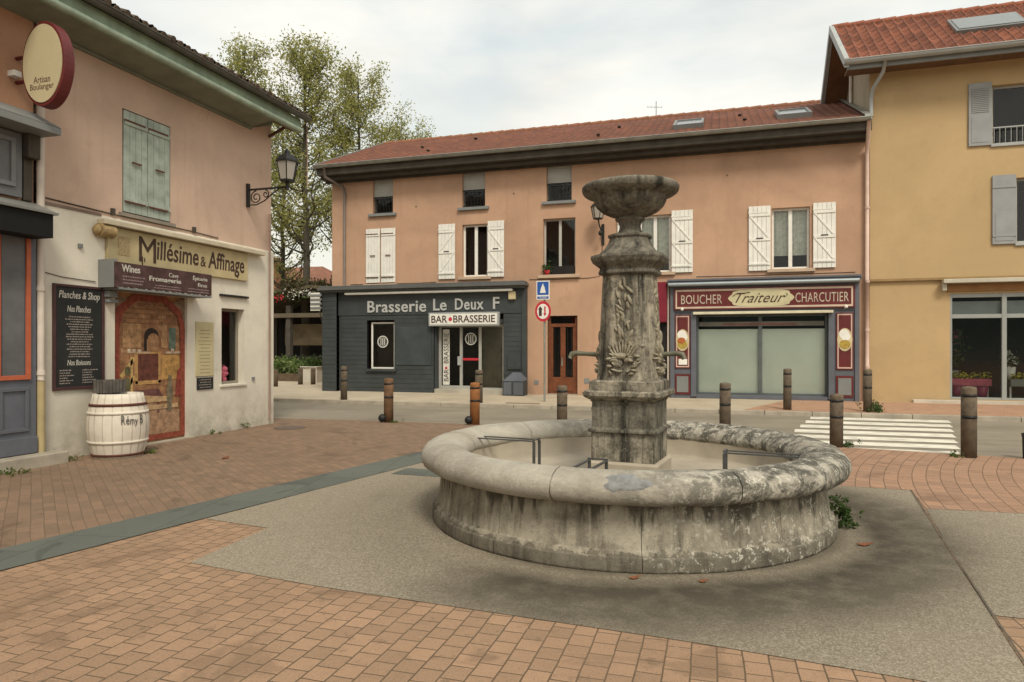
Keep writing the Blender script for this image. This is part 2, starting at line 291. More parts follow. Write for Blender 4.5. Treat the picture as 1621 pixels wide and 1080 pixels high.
def tiles(name, a, b2, dk, cw, ch):
    """clay tiles: colour changes from tile to tile (u, v stored in the UV layer in metres)"""
    m, t, n, l, b = nodes(name)
    uv = n.new('ShaderNodeUVMap'); uv.uv_map = 'uv'
    br = n.new('ShaderNodeTexBrick'); l.new(uv.outputs[0], br.inputs['Vector']); br.offset = 0
    br.inputs['Scale'].default_value = 1; br.inputs['Brick Width'].default_value = cw; br.inputs['Row Height'].default_value = ch
    br.inputs['Mortar Size'].default_value = .012; br.inputs['Mortar Smooth'].default_value = .6
    br.inputs['Color1'].default_value = a + (1,); br.inputs['Color2'].default_value = b2 + (1,); br.inputs['Mortar'].default_value = dk + (1,)
    v = coord(n, l)
    c = mixc(n, l, br.outputs['Color'], dk, ramp(n, l, noi(n, l, v, 1.1, 8, .65), [(.45, 0.0), (.8, .55)]))
    c = mixc(n, l, c, (.36, .32, .22), ramp(n, l, noi(n, l, v, 9, 6, .75), [(.6, 0.0), (.78, .35)]))
    l.new(c, b.inputs['Base Color']); b.inputs['Roughness'].default_value = .85; b.inputs['Specular IOR Level'].default_value = .2
    return m
TILE_A = tiles('brown_clay_tiles', (.185, .072, .042), (.135, .055, .036), (.06, .03, .022), .22, .30)
TILE_B = tiles('red_clay_tiles', (.27, .10, .058), (.15, .058, .036), (.055, .026, .02), .24, .32)
TILE_C = tiles('old_grey_tiles', (.11, .075, .055), (.085, .06, .045), (.04, .03, .025), .22, .30)

def leafmat(name, stops, trans=.45):
    m, t, n, l, b = nodes(name)
    g = n.new('ShaderNodeNewGeometry')
    c = ramp(n, l, g.outputs['Random Per Island'], stops)
    l.new(c, b.inputs['Base Color']); b.inputs['Roughness'].default_value = .6; b.inputs['Specular IOR Level'].default_value = .25
    tl = n.new('ShaderNodeBsdfTranslucent'); l.new(c, tl.inputs[0])
    x = n.new('ShaderNodeMixShader'); x.inputs[0].default_value = trans; l.new(b.outputs[0], x.inputs[1]); l.new(tl.outputs[0], x.inputs[2])
    l.new(x.outputs[0], n['Material Output'].inputs[0]); return m
LEAF = leafmat('spring_leaves', [(0, (.19, .215, .06)), (.5, (.33, .34, .10)), (1, (.50, .46, .18))], .55)
LEAFD = leafmat('dark_leaves', [(0, (.035, .065, .02)), (.5, (.06, .11, .03)), (1, (.12, .17, .05))])
LEAFV = leafmat('vine_leaves', [(0, (.045, .035, .02)), (.5, (.075, .06, .03)), (1, (.11, .11, .045))])
WEEDM = leafmat('weed_leaves', [(0, (.06, .11, .025)), (.6, (.11, .17, .04)), (1, (.24, .24, .07))])
BARK = mat('bark', (.085, .075, .055), .9, .4, 2, 12, .4, streak=.4)

# ------------------------------------------------------------------ mesh helpers
ORG = {}
def org(o): return ORG.get(o.name, Vector((0, 0, 0))) if o else Vector((0, 0, 0))
class MB:
    def __init__(s): s.v = []; s.f = []; s.mi = []; s.sm = []; s.cur = 0; s.uv = None
    def add(s, vs, fs, smooth=False):
        k = len(s.v); s.v += [tuple(p) for p in vs]; s.f += [tuple(i + k for i in f) for f in fs]
        s.mi += [s.cur] * len(fs); s.sm += [smooth] * len(fs)
    def box(s, x0, x1, y0, y1, z0, z1, M=None):
        if x0 > x1: x0, x1 = x1, x0
        if y0 > y1: y0, y1 = y1, y0
        if z0 > z1: z0, z1 = z1, z0
        p = [(x0, y0, z0), (x1, y0, z0), (x1, y1, z0), (x0, y1, z0), (x0, y0, z1), (x1, y0, z1), (x1, y1, z1), (x0, y1, z1)]
        if M: p = [M @ Vector(q) for q in p]
        s.add(p, [(3, 2, 1, 0), (4, 5, 6, 7), (0, 1, 5, 4), (1, 2, 6, 5), (2, 3, 7, 6), (3, 0, 4, 7)]); return s
    def lathe(s, prof, c=(0, 0, 0), n=32, a0=0, a1=2 * math.pi, smooth=True, M=None, sx=1, sy=1, jit=0, cap=False):
        full = abs(a1 - a0 - 2 * math.pi) < 1e-6; m = n if full else n + 1; vs = []
        for i in range(m):
            a = a0 + (a1 - a0) * i / n
            for r, z in prof:
                p = Vector((r * math.cos(a) * sx, r * math.sin(a) * sy, z))
                if jit:
                    d = noise.noise_vector(p * 3.1) * jit + noise.noise_vector(p * 11.0) * jit * .45
                    p += d
                p += Vector(c)
                vs.append(M @ p if M else p)
        k = len(prof); fs = []
        for i in range(n):
            j = (i + 1) % m
            for q in range(k - 1): fs.append((i * k + q, j * k + q, j * k + q + 1, i * k + q + 1))
        if not full and cap:
            fs.append(tuple(range(k - 1, -1, -1))); fs.append(tuple(n * k + q for q in range(k)))
        s.add(vs, fs, smooth); return s
    def cyl(s, p0, p1, r0, r1=None, n=10, caps=True, smooth=True):
        r1 = r0 if r1 is None else r1
        p0, p1 = Vector(p0), Vector(p1); d = (p1 - p0)
        if d.length < 1e-6: return s
        q = d.to_track_quat('Z', 'Y'); vs = []
        for p, r in ((p0, r0), (p1, r1)):
            for i in range(n):
                a = 2 * math.pi * i / n; vs.append(p + q @ Vector((r * math.cos(a), r * math.sin(a), 0)))
        s.add(vs, [(i, (i + 1) % n, n + (i + 1) % n, n + i) for i in range(n)], smooth)
        if caps: s.add(vs, [tuple(range(n - 1, -1, -1)), tuple(range(n, 2 * n))])
        return s
    def tube(s, pts, r, n=8, smooth=True):
        pts = [Vector(p) for p in pts]; rs = r if isinstance(r, (list, tuple)) else [r] * len(pts); vs = []
        for i, p in enumerate(pts):
            d = (pts[min(i + 1, len(pts) - 1)] - pts[max(i - 1, 0)]).normalized()
            up = Vector((0, 0, 1)) if abs(d.z) < .9 else Vector((0, 1, 0))
            a = d.cross(up).normalized(); b = a.cross(d).normalized()
            for j in range(n):
                t = 2 * math.pi * j / n; vs.append(p + (a * math.cos(t) + b * math.sin(t)) * rs[i])
        fs = []
        for i in range(len(pts) - 1):
            for j in range(n): fs.append((i * n + j, i * n + (j + 1) % n, (i + 1) * n + (j + 1) % n, (i + 1) * n + j))
        fs.append(tuple(range(n))); fs.append(tuple((len(pts) - 1) * n + j for j in range(n - 1, -1, -1)))
        s.add(vs, fs, smooth); return s
    def ell(s, c, r, M=None, n=8, m=6):
        vs = []; fs = []
        for i in range(m + 1):
            th = math.pi * i / m
            for j in range(n):
                ph = 2 * math.pi * j / n
                p = Vector((r[0] * math.sin(th) * math.cos(ph), r[1] * math.sin(th) * math.sin(ph), r[2] * math.cos(th)))
                if M: p = M @ p
                vs.append(p + Vector(c))
        for i in range(m):
            for j in range(n): fs.append((i * n + j, (i + 1) * n + j, (i + 1) * n + (j + 1) % n, i * n + (j + 1) % n))
        s.add(vs, fs, True); return s
    def prism(s, poly, fr, d0, d1):
        """2-D polygon (CCW) in frame fr=(origin,X,Y,Z), extruded from d0 to d1 along Z"""
        o, X, Y, Z = fr; n = len(poly)
        a = [o + X * u + Y * v + Z * d0 for u, v in poly]; b = [o + X * u + Y * v + Z * d1 for u, v in poly]
        s.add(a + b, [tuple(range(n - 1, -1, -1)), tuple(range(n, 2 * n))] + [(i, (i + 1) % n, n + (i + 1) % n, n + i) for i in range(n)]); return s
    def build(s, name, mats, parent=None, bevel=0, loc=None, local=False):
        if not isinstance(mats, (list, tuple)): mats = [mats]
        me = bpy.data.meshes.new(name)
        o_ = Vector(loc) if loc is not None else (Vector((0, 0, 0)) if local else org(parent))
        me.from_pydata([(p[0] - o_.x, p[1] - o_.y, p[2] - o_.z) for p in s.v], [], s.f)
        for m in mats: me.materials.append(m)
        me.polygons.foreach_set('material_index', s.mi); me.polygons.foreach_set('use_smooth', s.sm)
        if s.uv:
            ul = me.uv_layers.new(name='uv')
            for lp in me.loops: ul.data[lp.index].uv = s.uv[lp.vertex_index]
        me.update()
        o = bpy.data.objects.new(name, me); COL.objects.link(o)
        if parent: o.parent = parent; ORG[o.name] = org(parent)
        elif loc is not None: o.location = loc; ORG[o.name] = Vector(loc)
        if bevel:
            bv = o.modifiers.new('bevel', 'BEVEL'); bv.width = bevel; bv.segments = 2; bv.limit_method = 'ANGLE'; bv.angle_limit = R(35)
        return o
def thing(name, label, cat, loc=(0, 0, 0), group=None, rz=0):
    o = bpy.data.objects.new(name, None); COL.objects.link(o); o.location = loc; o.rotation_euler = (0, 0, rz)
    o.empty_display_size = .1
    ORG[o.name] = Vector(loc) if rz == 0 else Vector((0, 0, 0)); o['label'] = label; o['category'] = cat
    if group: o['group'] = group
    return o
def tag(o, label, cat, group=None, kind=None):
    o['label'] = label; o['category'] = cat
    if group: o['group'] = group
    if kind: o['kind'] = kind
    return o
def struct(o, label=None): o['kind'] = 'structure'; return o
def copy_thing(o, loc, rz=0, scale=(1, 1, 1), label=None):
    r = o.copy(); COL.objects.link(r); r.location = loc; r.rotation_euler = (0, 0, rz); r.scale = scale
    if label: r['label'] = label
    for ch in list(o.children):
        c = ch.copy(); COL.objects.link(c); c.parent = r
        for g in list(ch.children):
            d = g.copy(); COL.objects.link(d); d.parent = c
    return r
FR_F = lambda y: (Vector((0, y, 0)), Vector((1, 0, 0)), Vector((0, 0, 1)), Vector((0, -1, 0)))     # frame on a facade that looks towards -y
FR_L = lambda x: (Vector((x, 0, 0)), Vector((0, 1, 0)), Vector((0, 0, 1)), Vector((1, 0, 0)))      # frame on a wall that looks towards +x
def fbox(mb, fr, u0, u1, v0, v1, d0, d1): mb.prism([(u0, v0), (u1, v0), (u1, v1), (u0, v1)], fr, d0, d1); return mb
def text_into(mb, s, fr, u0, v0, w=None, h=None, d=.0, ext=.004, shear=0, space=1, bold=0):
    cu = bpy.data.curves.new('t', 'FONT'); cu.body = s; cu.shear = shear; cu.space_character = space; cu.offset = bold; cu.size = 1
    cu.resolution_u = 3; cu.extrude = .0
    ob = bpy.data.objects.new('t', cu); me = ob.to_mesh()
    vs = [v.co.copy() for v in me.vertices]; fs = [tuple(p.vertices) for p in me.polygons]
    ob.to_mesh_clear(); bpy.data.objects.remove(ob); bpy.data.curves.remove(cu)
    if not vs: return
    x0 = min(p.x for p in vs); x1 = max(p.x for p in vs); y0 = min(p.y for p in vs); y1 = max(p.y for p in vs)
    ky = h / (y1 - y0) if h else None; kx = w / (x1 - x0) if w else ky
    if ky is None: ky = kx
    o, X, Y, Z = fr
    a = [o + X * (u0 + (p.x - x0) * kx) + Y * (v0 + (p.y - y0) * ky) + Z * (d + ext) for p in vs]
    b = [q - Z * ext for q in a]; n = len(a)
    ed = {}
    for f in fs:
        for i in range(len(f)):
            e = (f[i], f[(i + 1) % len(f)]); ed[e] = 1
    side = [(e[1], e[0], e[0] + n, e[1] + n) for e in ed if (e[1], e[0]) not in ed]
    mb.add(a + b, fs + side)

def wall(mb, fr, u0, u1, v0, v1, holes, depth=.22):
    """wall surface with real openings and their reveals; holes = (u0,u1,v0,v1)"""
    o, X, Y, Z = fr
    us = sorted({u0, u1, *[h[0] for h in holes], *[h[1] for h in holes]}); vs = sorted({v0, v1, *[h[2] for h in holes], *[h[3] for h in holes]})
    us = [u for u in us if u0 <= u <= u1]; vs = [v for v in vs if v0 <= v <= v1]
    P = lambda u, v, d=0: o + X * u + Y * v + Z * d
    for a, b in zip(us, us[1:]):
        for c, d in zip(vs, vs[1:]):
            mu, mv = (a + b) / 2, (c + d) / 2
            if any(h[0] < mu < h[1] and h[2] < mv < h[3] for h in holes): continue
            mb.add([P(a, c), P(b, c), P(b, d), P(a, d)], [(0, 1, 2, 3)])
    for a, b, c, d in holes:
        q = [P(a, c), P(b, c), P(b, d), P(a, d), P(a, c, -depth), P(b, c, -depth), P(b, d, -depth), P(a, d, -depth)]
        mb.add(q, [(0, 4, 5, 1), (1, 5, 6, 2), (2, 6, 7, 3), (3, 7, 4, 0)])

def gpane(mb, fr, u0, u1, v0, v1, d):
    o, X, Y, Z = fr; mb.add([o + X * a + Y * b + Z * d for a, b in ((u0, v0), (u1, v0), (u1, v1), (u0, v1))], [(0, 1, 2, 3)])
def window(parent, fr, u0, u1, v0, v1, d=-.12, fm=WHITE, panes=2, fw=.055, name='window', inner=None, sill=None, transom=None, back=DKINT):
    mb = MB(); t = .05
    fbox(mb, fr, u0, u0 + fw, v0, v1, d - t, d); fbox(mb, fr, u1 - fw, u1, v0, v1, d - t, d)
    fbox(mb, fr, u0 + fw, u1 - fw, v0, v0 + fw, d - t, d - .002); fbox(mb, fr, u0 + fw, u1 - fw, v1 - fw, v1, d - t, d - .002)
    for i in range(1, panes):
        c = u0 + (u1 - u0) * i / panes; fbox(mb, fr, c - fw * .8, c + fw * .8, v0 + fw, v1 - fw, d - t, d + .004)
    if transom: fbox(mb, fr, u0 + fw, u1 - fw, transom - fw * .6, transom + fw * .6, d - t, d + .002)
    f = mb.build(name, fm, parent, .004)
    g = MB(); gpane(g, fr, u0 + fw * .5, u1 - fw * .5, v0 + fw * .5, v1 - fw * .5, d - .03); g.build('pane', GLASS, f)
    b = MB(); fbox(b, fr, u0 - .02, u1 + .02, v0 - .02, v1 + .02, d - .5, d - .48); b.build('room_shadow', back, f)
    if inner:
        im, z0 = inner; c = MB(); o, X, Y, Z = fr; n = 26; pts = []
        for i in range(n + 1):
            u = u0 + (u1 - u0) * i / n; w = .02 * math.sin(i * 2.1) + .01 * math.sin(i * 5.3)
            pts.append((u, d - .12 + w))
        vs_ = [o + X * u + Y * z + Z * w for u, w in pts for z in (z0, v1 - .02)]
        if abs(z0 - v0) > .35 and False: pass
        c.add(vs_, [(2 * i, 2 * i + 2, 2 * i + 3, 2 * i + 1) for i in range(n)], True); c.build('curtain', im, f)
    if sill:
        sm, ex, pr, th = sill; q = MB(); fbox(q, fr, u0 - ex, u1 + ex, v0 - th, v0 - .003, -.1, pr); q.build('sill', sm, f, .008)
    return f
def shutter(parent, fr, u0, u1, v0, v1, m=WHITE, braces='Z', d=.03, flip=False, hooks=True, gap=.0):
    mb = MB(); n = max(3, round((u1 - u0) / .11)); w = (u1 - u0) / n
    for i in range(n): fbox(mb, fr, u0 + i * w + .003, u0 + (i + 1) * w - .003, v0, v1, d, d + .028)
    h = v1 - v0
    if braces:
        for k in (.08, .46, .84) if braces == 'Z' else (.10, .86):
            fbox(mb, fr, u0 + .01, u1 - .01, v0 + h * k, v0 + h * k + .075, d + .028, d + .048)
        if braces == 'Z':
            for a, b in ((.13, .46), (.51, .84)):
                x0, x1 = (u0 + .05, u1 - .05) if not flip else (u1 - .05, u0 + .05)
                p = [(x0 - .03, v0 + h * a), (x0 + .03, v0 + h * a), (x1 + .03, v0 + h * b), (x1 - .03, v0 + h * b)]
                mb.prism(p, fr, d + .028, d + .044)
    s = mb.build('shutter', m, parent, .003)
    q = MB(); fbox(q, fr, (u0 + u1) / 2 - .09, (u0 + u1) / 2 + .09, v0 + h * .5 - .012, v0 + h * .5 + .012, d + .046, d + .062); q.build('latch', BLACK if braces == 'Z' else RUST, s)
    for k in (.1, .9): q = MB(); fbox(q, fr, u0 - .01, u1 - .06, v0 + h * k - .012, v0 + h * k + .012, d + .05, d + .058); q.build('strap_hinge', m if braces == 'Z' else RUST, s)
    return s
def tileroof(x0, x1, y0, z0, y1, z1, cw=.22, ch=.30, amp=.028, step=.02, nx=5, ny=3, axis='y'):
    """a slope of clay tiles as relief; axis 'y': eave runs along x and the slope rises with y"""
    mb = MB(); uv = []; Lx = x1 - x0; S = math.hypot(y1 - y0, z1 - z0); dy, dz = (y1 - y0) / S, (z1 - z0) / S; ny_, nz_ = -dz, dy
    if dy < 0: ny_, nz_ = dz, -dy
    cols = int(Lx / cw * nx); rows = int(S / ch) * ny
    tl = [(j / rows) * S for j in range(rows + 1)]
    for j in range(rows + 1):
        s = tl[j]
        for i in range(cols + 1):
            u = Lx * i / cols; ph = (u / cw) % 1
            prof = (math.cos(2 * math.pi * ph)) * amp * .5 + (amp * .35 if ph < .5 else 0)
            fr_ = (s / ch) % 1
            if j % ny == 0: fr_ = 0
            k = int(u / cw + 1e-4) * 7.3 + int(s / ch + 1e-4) * 3.1
            h = prof + step * (1 - fr_) + .012 * noise.noise(Vector((k, k * .37, 2)))
            if j % ny == 0 and j > 0: h += step * .0
            y = y0 + dy * s + ny_ * h; z = z0 + dz * s + nz_ * h
            mb.v.append((x0 + u, y, z) if axis == 'y' else (y, x0 + u, z)); uv.append((u, s))
    c = cols + 1
    for j in range(rows):
        for i in range(cols):
            q = (j * c + i, j * c + i + 1, (j + 1) * c + i + 1, (j + 1) * c + i)
            if (dy < 0) != (axis == 'x'): q = q[::-1]
            mb.f.append(q); mb.mi.append(0); mb.sm.append(False)
    mb.uv = uv; return mb
def leafcards(mb, centers, n, spread, size, flat=.3):
    for _ in range(n):
        c = random.choice(centers); p = Vector(c[:3]) + Vector((random.gauss(0, spread), random.gauss(0, spread), random.gauss(0, spread * .9)))
        s = size * random.uniform(.6, 1.35); a = Vector((random.gauss(0, 1), random.gauss(0, 1), random.gauss(0, 1) + flat)).normalized()
        b = a.orthogonal().normalized(); b = Matrix.Rotation(random.uniform(0, 6.28), 3, a) @ b; c2 = a.cross(b)
        k = len(mb.v); mb.v += [tuple(p - b * s), tuple(p + c2 * s * .55), tuple(p + b * s), tuple(p - c2 * s * .55)]
        mb.f.append((k, k + 1, k + 2, k + 3)); mb.mi.append(0); mb.sm.append(False)

# ------------------------------------------------------------------ ground
g = MB(); g.add([(-600, -600, -.03), (600, -600, -.03), (600, 600, -.03), (-600, 600, -.03)], [(0, 1, 2, 3)]); struct(g.build('ground', GRND))
def roadz(y): return .002 if y < 13.4 else .002 + (y - 13.4) / 3.2 * .05
g = MB(); ys = [-30, 10.5, 13.4, 16.62]
vs_ = [(x, y, roadz(y)) for y in (10.5, 13.4, 16.62) for x in (-80, 80)]
g.add(vs_, [(0, 1, 3, 2), (2, 3, 5, 4)]); struct(g.build('road', ASPH))
edge = [(-80, 13.1), (-9.5, 13.15), (-6.7, 13.3), (-4.75, 13.3), (-2.0, 12.85), (1.84, 11.95), (4.25, 11.5), (8, 11.2), (80, 11.0)]
PZ = .008
g = MB(); poly = [(-80, -30), (80, -30)] + edge[::-1]
g.add([(x, y, PZ) for x, y in poly], [tuple(range(len(poly)))]); struct(g.build('plaza', PAVE))
SZ = PZ + .004
def sheet(name, pts, m, z): 
    q = MB(); q.add([(x, y, z) for x, y in pts], [tuple(range(len(pts)))]); return struct(q.build(name, m))
def stripx(y, side): # blue-grey slab strip
    return (-5.41 + (y - 3.97) * .192) + (0 if side == 0 else .60)
sheet('plaza_brown_paving', [(-30, -30), (stripx(-30, 0), -30), (stripx(13.0, 0) - .02, 12.95), (-4.9, 13.25), (-6.7, 13.25), (-9.5, 13.1), (-30, 13.05)], PAVE2, SZ)
sheet('paving_strip', [(stripx(-30, 0), -30), (stripx(-30, 1), -30), (stripx(12.6, 1), 12.6), (stripx(12.6, 0), 12.6)], SLATE, SZ + .004)
sheet('plaza_concrete', [(-4.55, 5.23), (-3.8, 5.12), (-3.74, 4.13), (-2.57, 3.97), (-1.3, 3.88), (-.12, 3.80), (.9, 3.68), (1.40, 3.58), (2.035, 8.54), (1.32, 8.58), (-3.95, 8.62)], CONC, SZ)
sheet('plaza_concrete_slab', [(1.545, 4.70), (14, 4.5), (14, 7.75), (2.79, 7.66), (1.95, 7.62)], CONC, SZ)
sheet('paving_cross_strip', [(-3.93, 7.75), (-2.6, 7.72), (-2.6, 8.15), (-3.93, 8.18)], SLATE, SZ + .004)
sheet('plaza_arched_paving', [(-3.8, 8.63), (1.32, 8.59), (2.045, 8.55), (1.955, 7.63), (2.79, 7.67), (14, 7.76), (14, 11.1), (8, 11.18), (4.25, 11.48), (1.84, 11.93), (-2.0, 12.8), (-3.6, 13.0)], PAVE3, SZ)
JOINT = mat('open_joint', (.11, .095, .07), .95, .3, 8, 60, .1)
sheet('paving_joint', [(1.408, 3.60), (1.420, 3.60), (2.045, 8.53), (2.033, 8.53)], JOINT, SZ + .009)
# pavement
g = MB(); pz = lambda y: .145 + (y - 16.62) / 3.0 * .055
g.add([(-80, 16.74, pz(16.74)), (80, 16.74, pz(16.74)), (80, 19.7, pz(19.7)), (-80, 19.7, pz(19.7)), (80, 60, .2), (-80, 60, .2)], [(0, 1, 2, 3), (3, 2, 4, 5)]); struct(g.build('pavement', PVM))
g = MB(); dz = .004; g.add([(.55, 16.74, pz(16.74) + dz), (40, 16.74, pz(16.74) + dz), (40, 19.58, pz(19.58) + dz), (1.75, 19.58, pz(19.58) + dz)], [(0, 1, 2, 3)]); struct(g.build('pavement_brick_paving', PAVE4))
g = MB(); x = -60
while x < 60:
    lo = 0
    g.box(x + .005, x + .995, 16.6, 16.735, -.02, pz(16.7) + .004 - lo); x += 1.0
struct(g.build('kerb', KERB, None, .012))
for i in range(7):
    y = 16.25 - i * .755; w = .23; q = MB(); xl = 1.84 + .24 * (y - 16.04); xr = 3.4 + .253 * (y - 11.6)
    if xl > 2.2: xl = 2.2
    for a, b in ((xl, xr),):
        q.add([(a, y - w, roadz(y - w) + .005), (b, y - w, roadz(y - w) + .005), (b + .06, y + w, roadz(y + w) + .006), (a + .06, y + w, roadz(y + w) + .006)], [(0, 1, 2, 3)])
    struct(q.build('crosswalk_marking', WHITEP))
# hills all round, far off
g = MB(); n = 96; prof = [(380, -1), (430, 14), (520, 40), (640, 62), (760, 66)]
vs_ = []
for i in range(n):
    a = 2 * math.pi * i / n
    for r, z in prof:
        k = .65 + .75 * noise.noise(Vector((math.cos(a) * 2.2, math.sin(a) * 2.2, r * .004))) + .25 * noise.noise(Vector((math.cos(a) * 9, math.sin(a) * 9, r * .02)))
        vs_.append((r * math.cos(a), r * math.sin(a), z * k if z > 0 else z))
fs = [(i * 5 + q, ((i + 1) % n) * 5 + q, ((i + 1) % n) * 5 + q + 1, i * 5 + q + 1) for i in range(n) for q in range(4)]
g.add(vs_, fs, True); struct(g.build('hills', HILLM))

# ------------------------------------------------------------------ orange terraced building with two shopfronts
F = 19.6; fr = FR_F(F)
bld = thing('terraced_building', 'long orange plastered building with charcoal bar front and burgundy butcher front', 'building', (-4.2, F, .15))
XL, XR = -12.08, 3.68
attic = [(-10.60, -9.89, 5.86, 7.0), (-7.54, -6.80, 5.88, 7.0), (-4.88, -4.12, 5.90, 7.0)]
wins = [(-7.54, -6.72, 3.76, 5.36), (-4.98, -4.01, 3.74, 5.40), (-2.17, -1.29, 3.72, 5.34), (1.36, 2.31, 3.70, 5.34)]
door_h = (-4.86, -3.95, .0, 2.53); door2 = (-1.62, -1.30, .0, 2.9)
w = MB(); shop1 = (-11.9, -5.7, .0, 3.3); shop2 = (-1.05, 3.2, .0, 3.2)
wall(w, fr, XL, XR, 0, 7.06, attic + wins + [door_h, shop1, shop2], .22)
w.add([(XL, F, 0), (XL, 28.2, 0), (XL, 28.2, 7.06), (XL, 23.6, 9.2), (XL, F, 7.06)], [(4, 3, 2, 1, 0)])
w.add([(XR, F, 0), (XR, 28.2, 0), (XR, 28.2, 7.06), (XR, 23.6, 9.2), (XR, F, 7.06)], [(0, 1, 2, 3, 4)])
w.add([(XL, 28.2, 0), (XR, 28.2, 0), (XR, 28.2, 7.06), (XL, 28.2, 7.06)], [(0, 3, 2, 1)])
w.build('wall', FACADE, bld)
rf = tileroof(XL - .22, XR + .02, 18.98, 7.37, 23.6, 9.38, .22, .30, .03, .02, 4, 2).build('roof', TILE_A, bld)
tileroof(XL - .22, XR + .02, 28.6, 7.2, 23.6, 9.38, .44, .6, .03, .02, 3, 2).build('roof', TILE_A, bld)
q = MB(); 
for i in range(40):
    x0 = XL - .22 + i * .4; q.cyl((x0, 23.6, 9.38), (x0 + .41, 23.6, 9.39), .085, .10, 8)
q.build('ridge_tiles', TILE_A if False else BRICKR, rf)
q = MB(); q.add([(XL - .25, 18.98, 7.26), (XL - .25, 23.6, 9.27), (XL - .25, 23.6, 9.45), (XL - .25, 18.98, 7.44), (XL - .20, 18.98, 7.26), (XL - .20, 23.6, 9.27), (XL - .20, 23.6, 9.45), (XL - .20, 18.98, 7.44)],
      [(0, 3, 2, 1), (4, 5, 6, 7), (3, 7, 6, 2), (0, 1, 5, 4), (0, 4, 7, 3)]); q.build('verge_board', ZINC, rf)
q = MB(); q.box(XL - .2, XR, 19.02, F + .02, 7.08, 7.11); q.box(XL - .2, XR, 19.02, 19.06, 7.11, 7.30)
q.box(XL - .19, XR, 19.25, F + .01, 6.99, 7.077); q.box(XL - .19, XR, 19.23, 19.27, 6.97, 7.076); q.box(XL - .19, XR, 19.50, F + .012, 6.93, 6.988)
q.build('eaves', DARKW, bld)
def gutter(parent, p0, p1, r, outn, m=ZINC, end=True):
    """half round gutter from p0 to p1, open to the top"""
    q = MB(); p0, p1 = Vector(p0), Vector(p1); d = (p1 - p0).normalized(); up = Vector((0, 0, 1)); o_ = Vector(outn); k = 8; vs_ = []
    for p in (p0, p1):
        for i in range(k + 1):
            a = math.pi * i / k; vs_.append(p + o_ * (-math.cos(a) * r) - up * (math.sin(a) * r))
    for p in (p0, p1):
        for i in range(k + 1):
            a = math.pi * i / k; vs_.append(p + o_ * (-math.cos(a) * (r - .008)) - up * (math.sin(a) * (r - .008)))
    n = k + 1; fs = [(i, i + 1, n + i + 1, n + i) for i in range(k)] + [(2 * n + i, 3 * n + i, 3 * n + i + 1, 2 * n + i + 1) for i in range(k)]
    q.add(vs_, fs, True); q.cyl(p0 + o_ * r, p1 + o_ * r, .013, n=6)
    q.add([p0 + o_ * (-math.cos(math.pi * i / k) * r) - up * (math.sin(math.pi * i / k) * r) for i in range(n)], [tuple(range(n))])
    q.add([p1 + o_ * (-math.cos(math.pi * i / k) * r) - up * (math.sin(math.pi * i / k) * r) for i in range(n)], [tuple(range(n))])
    return q.build('gutter', m, parent)
gutter(bld, (XL - .25, 18.93, 7.36), (XR - .05, 18.93, 7.36), .085, (0, -1, 0))
q = MB(); q.tube([(-11.95, 18.93, 7.28), (-11.95, 18.95, 7.0), (-11.62, 19.5, 6.78), (-11.58, 19.53, 6.6), (-11.58, 19.53, 3.55)], .045, 8)
q.build('downpipe', mat('grey_brown_pipe', (.16, .13, .11), .5, .2), bld)
for pc, m in ((attic[0], 0), (attic[1], 0), (attic[2], 0)):
    a, b, c, d = pc
    f = window(bld, fr, a, b, c, d, -.15, GREYP2, 1, .04, inner=None, sill=(GREYP2, .13, .09, .09))
    bl = MB()
    for k in range(8): fbox(bl, fr, a + .005, b - .005, c + .56 + k * .07, c + .56 + k * .07 + .066, -.14 + .02, -.115 + .02)
    bl.build('roller_blind', mat('aluminium_blind', (.42, .42, .38), .6, .15), f)
    gr = MB(); 
    for k in range(7): 
        x = a + .06 + (b - a - .12) * k / 6; gr.cyl((x, F + .05, c + .02), (x, F + .05, c + .55), .007, n=5)
    for z in (c + .05, c + .52): fbox(gr, fr, a + .01, b - .01, z - .01, z + .01, -.06, -.04)
    for k in range(6):
        x = a + .12 + (b - a - .24) * k / 5
        for z in (c + .18, c + .30, c + .42):
            pts = [(x + .045 * math.cos(t), F + .045, z + .05 * math.sin(t)) for t in [i * math.pi / 4 for i in range(9)]]; gr.tube(pts, .006, 4)
    gr.build('iron_grille', BLACK, f)
stn = mat('pale_sill', (.50, .38, .27), .85, .15)
for i, (a, b, c, d) in enumerate(wins):
    if i == 1:
        f = window(bld, fr, a, b, c, d, -.14, mat('grey_white_frame', (.45, .44, .40), .5, .15), 2, .05, sill=(stn, .14, .1, .1))
        q = MB(); fbox(q, fr, a + .04, b - .04, c + .03, c + .25, -.10, -.02); q.build('window_box', DKINT, f)
    else:
        f = window(bld, fr, a, b, c, d, -.12, WHITE, 2, .06, sill=(stn, .12, .08, .09), inner=(CURT, c + .38) if i in (2, 3) else None, back=DKINT if i else mat('brown_curtain', (.06, .035, .03), .9))
for a, b, c, d in [(-8.31, -7.76, 3.71, 5.40), (-6.70, -6.18, 3.73, 5.42), (-1.27, -.69, 3.69, 5.42), (.77, 1.33, 3.67, 5.41), (2.38, 2.93, 3.70, 5.41), (-2.78, -2.20, 3.69, 5.41)]:
    shutter(bld, fr, a, b, c, d, flip=a < 1 and a > -7 or a > 2)
shutter(bld, fr, -10.82, -10.32, 3.66, 5.38, braces='2'); shutter(bld, fr, -10.28, -9.78, 3.66, 5.38, braces='2')
q = MB(); fbox(q, fr, -10.9, -9.75, 3.52, 3.62, -.02, .08); q.build('sill', stn, bld, .008)
